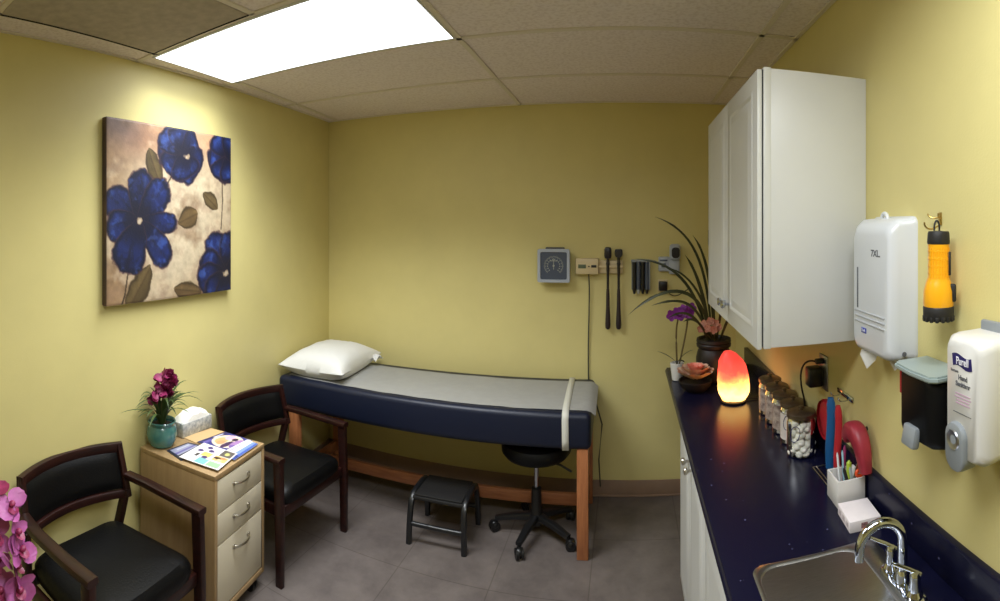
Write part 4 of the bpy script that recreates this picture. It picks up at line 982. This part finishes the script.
# ------------------------------------------------------------------ glass jars
JL = ['foremost glass jar, full of white cotton balls', 'second glass jar, white label, just behind the cotton ball jar', 'third glass jar, brown print, in the middle of the jar row',
      'fourth glass jar, tan filling, second from the lamp', 'farthest glass jar, nearest the glowing salt lamp']
JP = [(.600, 1.685), (.606, 1.79), (.604, 1.89), (.604, 1.99), (.604, 2.09)]
rnd = random.Random(5)
for i, ((x, y), lb) in enumerate(zip(JP, JL)):
    t = thing('glass_jar', lb, 'jar', (x, y, ZW), 0, 'row of glass jars on the worktop')
    mb = MB(); r = .050 if i == 0 else .047
    mb.lathe([(.0005, .002), (r - .004, .002), (r, .006), (r, .115), (r - .004, .126), (r - .006, .134), (r - .0045, .137)], seg=32, cap=False); mb.obj('glass', M['glass'], t)
    mb = MB(); mb.lathe([(r - .003, .132), (r + .001, .133), (r + .001, .146), (r - .004, .15), (.014, .152), (.006, .154), (.006, .158), (.01, .162), (.01, .166), (.0005, .168)], seg=32); mb.obj('lid', M['jarlid'], t)
    mb = MB()
    if i == 0:
        for k in range(72):
            z = .014 + .1 * (k // 9) / 7.2; a = k * 2.4; q = (.036 if k % 9 else .006) + rnd.uniform(-.002, .002)
            mb.blob((q * math.cos(a), q * math.sin(a), z + rnd.uniform(-.003, .003)), (.0145,) * 3, 2, .15, 2, k)
        mb.obj('cotton_balls', M['cotton'], t, kind='stuff')
    else:
        mb.lathe([(.0005, .005), (r - .006, .005), (r - .005, .05), (r - .005, (.105, .11, .1, .108)[i - 1]), (.0005, (.11, .115, .1, .112)[i - 1])], seg=24)
        mb.obj('filling', M['swab2'] if i in (1, 2) else M['swab'], t)
    mb = MB(); n_ = 14; a0, a1 = (R(178), R(268)); rows = []                    # printed label on the side facing the room
    a0, a1 = ((R(170), R(262)), (R(165), R(250)), (R(165), R(255)), (R(165), R(255)), (R(165), R(255)))[i]
    for k in range(n_ + 1):
        a = a0 + (a1 - a0) * k / n_; rows.append([mb.bm.verts.new(((r + .0006) * math.cos(a), (r + .0006) * math.sin(a), z)) for z in ((.055, .105) if i == 0 else (.02, .112))])
    if i:
        mb._fin([mb.bm.faces.new((a[0], b[0], b[1], a[1])) for a, b in zip(rows, rows[1:])])
        lb_ = mb.obj('label', M['label'] if i == 1 else mat('printed_label', (206, 190, 180), .5, col2=(84, 56, 60), vscale=42), t)
    else:
        mb.bm.clear()
    mb = MB()                                                  # blue looping mark
    cc = R(225) if i < 2 else R(215); zc = .085
    pts = [((r + .0012) * math.cos(cc + .36 * math.cos(b)), (r + .0012) * math.sin(cc + .36 * math.cos(b)), zc + .026 * math.sin(b) + .008 * math.cos(b)) for b in [2 * PI * k / 20 for k in range(20)]]
    if i < 2: mb.tube(pts, .0012, 5, closed=True); mb.obj('printed_mark', M['purell'], t)

# ------------------------------------------------------------------ salt lamp
t = thing('salt_lamp', 'glowing orange salt rock lamp on the worktop under the wall cabinet', 'lamp', (.482, 2.265, ZW))
mb = MB(); tb = bmesh.new(); bmesh.ops.create_icosphere(tb, subdivisions=4, radius=1)
for v in tb.verts:
    z = v.co.z; k = 1 + .10 * noise.noise(v.co * 1.6 + Vector((3, 1, 4))) + .05 * noise.noise(v.co * 4)
    q = math.hypot(v.co.x, v.co.y); f = (1 - abs(z) ** 3.4) ** (1 / 3.4) / max(q, 1e-4); v.co.x *= f; v.co.y *= f
    wdt = (1 - .36 * ((z + 1) / 2) ** 3.0) * (.86 + .14 * min(1, (z + 1) * 2.2))
    v.co = Vector((v.co.x * .073 * k * wdt - .012 * (z + .3), v.co.y * .066 * k * wdt, max(-.1, z * .116 * k) + .112))
mb.merge(tb); mb.obj('salt_rock', M['salt'], t)
mb = MB(); mb.lathe([(.054, 0), (.058, .003), (.058, .009), (.052, .0115), (.0005, .0118)], seg=28); mb.obj('wood_base', M['dkpot'], t)
mb = MB(); mb.tube(bez((.06, -.0, .008), (.1, .0, .004), (.15, .02, .004), (.18, -.05, .004), 12) + [Vector((.1825, -.2, .004)), Vector((.1825, -.56, .004))], .0028, 6); mb.obj('cord', M['black_pl'], t)

# ------------------------------------------------------------------ plants at the far end of the worktop
t = thing('orchid_pot', 'small white pot with two thin orchid stems and purple flowers at the worktop corner', 'orchid', (.262, 2.62, ZW))
mb = MB(); mb.lathe([(.022, 0), (.026, .003), (.034, .07), (.036, .088), (.033, .09), (.03, .08), (.0005, .078)], seg=26); mb.obj('pot', M['white_pl2'], t)
mb = MB()
for p in (((.0, 0, .08), (-.005, 0, .2), (-.012, 0, .3), (.02, 0, .345)), ((.012, 0, .08), (.03, .0, .17), (.06, 0, .28), (.055, 0, .35))): mb.tube(bez(*p, 12), .0048, 7)
mb.obj('stem', mat('dry_stem', (96, 84, 46), .5), t)
mb = MB()
for p in (((0, 0, .085), (-.03, 0, .12), (-.07, -.01, .14), (-.105, -.02, .155)), ((.0, 0, .085), (.03, 0, .13), (.05, -.02, .15), (.085, -.03, .16)), ((.0, 0, .085), (-.01, -.03, .11), (.02, -.06, .12), (.03, -.08, .11))): mb.blade(bez(*p, 9), .011)
mb.obj('leaves', M['leafd'], t)
rnd = random.Random(8)
for x, z in ((-.03, .335), (.005, .355), (.035, .36), (.06, .345), (.015, .335), (.07, .37)):
    mb = MB(); mb.flower((x, -.012 + rnd.uniform(-.01, .01), z), (rnd.gauss(0, .4), -1, rnd.gauss(.2, .3)), .03, 5, rnd.uniform(0, 1), .2, .5); mb.obj('blossom', M['purple'], t)
t = thing('rose_bowl', 'coral and cream rose in a low dark bowl in front of the large dark pot', 'rose bowl', (.333, 2.44, ZW))
mb = MB(); mb.lathe([(.03, 0), (.05, .004), (.075, .03), (.082, .052), (.079, .054), (.07, .04), (.0005, .036)], seg=30); mb.obj('bowl', M['dkpot'], t)
for ring, (n_, r, z, tilt) in enumerate(((9, .024, .06, .75), (8, .018, .075, 1.1), (6, .011, .085, 1.7), (4, .004, .09, 3.0))):
    for k in range(n_):
        a = 2 * PI * k / n_ + ring * .35; d_ = Vector((math.cos(a), math.sin(a), tilt * .62))
        mb = MB(); mb.petal((r * math.cos(a), r * math.sin(a), z), d_, Vector((-math.cos(a) * tilt * .3, -math.sin(a) * tilt * .3, 1)), (.078, .066, .05, .034)[ring], (.038, .032, .024, .016)[ring], .15, .35); mb.obj('petal', M['rose1'] if ring in (0, 1) else M['rose2'], t)
t = thing('strap_leaf_plant', 'large dark pot with long arching strap leaves and peach flowers behind the salt lamp', 'potted plant', (.45, 2.6, ZW))
mb = MB(); mb.lathe([(.06, 0), (.075, .008), (.09, .06), (.092, .12), (.082, .155), (.076, .165), (.088, .175), (.09, .188), (.086, .194), (.09, .2), (.088, .214), (.08, .216), (.074, .2), (.0005, .196)], seg=32); mb.obj('pot', M['dkpot'], t)
mb = MB(); T = lambda x, y, z: Vector((x - .45, y - 2.6, z - ZW))
lv = [((.44, 2.62, 1.08), (.43, 2.64, 1.5), (.34, 2.65, 1.66), (.15, 2.66, 1.725), .011), ((.43, 2.6, 1.08), (.4, 2.55, 1.4), (.2, 2.5, 1.42), (.01, 2.48, 1.245), .013),
      ((.43, 2.62, 1.08), (.36, 2.64, 1.38), (.25, 2.66, 1.5), (.04, 2.66, 1.505), .012), ((.45, 2.6, 1.08), (.44, 2.58, 1.4), (.40, 2.58, 1.55), (.34, 2.6, 1.63), .012),
      ((.44, 2.6, 1.08), (.42, 2.58, 1.25), (.35, 2.56, 1.44), (.2, 2.55, 1.47), .01), ((.43, 2.6, 1.08), (.36, 2.55, 1.3), (.28, 2.5, 1.34), (.12, 2.48, 1.29), .011),
      ((.46, 2.62, 1.08), (.45, 2.65, 1.35), (.44, 2.66, 1.55), (.43, 2.66, 1.66), .013), ((.43, 2.6, 1.08), (.41, 2.6, 1.3), (.36, 2.6, 1.45), (.30, 2.6, 1.53), .014),
      ((.42, 2.58, 1.08), (.36, 2.54, 1.24), (.28, 2.5, 1.28), (.2, 2.46, 1.23), .01), ((.46, 2.6, 1.08), (.5, 2.56, 1.3), (.47, 2.5, 1.42), (.45, 2.48, 1.5), .012),
      ((.42, 2.57, 1.08), (.38, 2.5, 1.2), (.32, 2.45, 1.25), (.27, 2.42, 1.22), .01), ((.48, 2.6, 1.08), (.54, 2.6, 1.25), (.56, 2.58, 1.28), (.6, 2.54, 1.25), .012)]
for a, b, c, d_, w_ in lv:
    mb.blade(bez(T(*a), T(*b), T(*c), T(*d_), 16), w_ * .72, .3, lambda f: .55 + .45 * math.sin(PI * min(1, f * 1.1 + .05)) if f < .8 else (1 - f) / .2 * .85 + .02, face=(.25, -1, .45))
mb.obj('leaves', M['leafd'], t)
mb = MB(); mb.lathe([(.074, .197), (.04, .204), (.0005, .206)], seg=20); mb.obj('soil', M['soil'], t)
mb = MB()
for p in (((0, 0, .2), (-.02, -.02, .25), (-.04, -.04, .28), (-.05, -.05, .31)), ((.0, -.02, .2), (.0, -.04, .25), (-.02, -.06, .28), (-.015, -.07, .31)), ((-.01, 0, .2), (-.02, -.03, .23), (-.05, -.05, .25), (-.08, -.06, .27))): mb.tube(bez(*p, 8), .003, 6)
mb.obj('stem', M['stem'], t)
rnd = random.Random(9)
for x, y, z in ((-.06, -.06, .3), (-.03, -.07, .315), (-.005, -.075, .305), (-.045, -.075, .28), (-.015, -.085, .275), (-.075, -.06, .275), (.015, -.08, .285)):
    mb = MB(); mb.flower((x, y, z), (rnd.gauss(-.2, .4), -1, rnd.gauss(.3, .3)), .021, 5, rnd.uniform(0, 1), .3, .5); mb.obj('blossom', M['peach'], t)
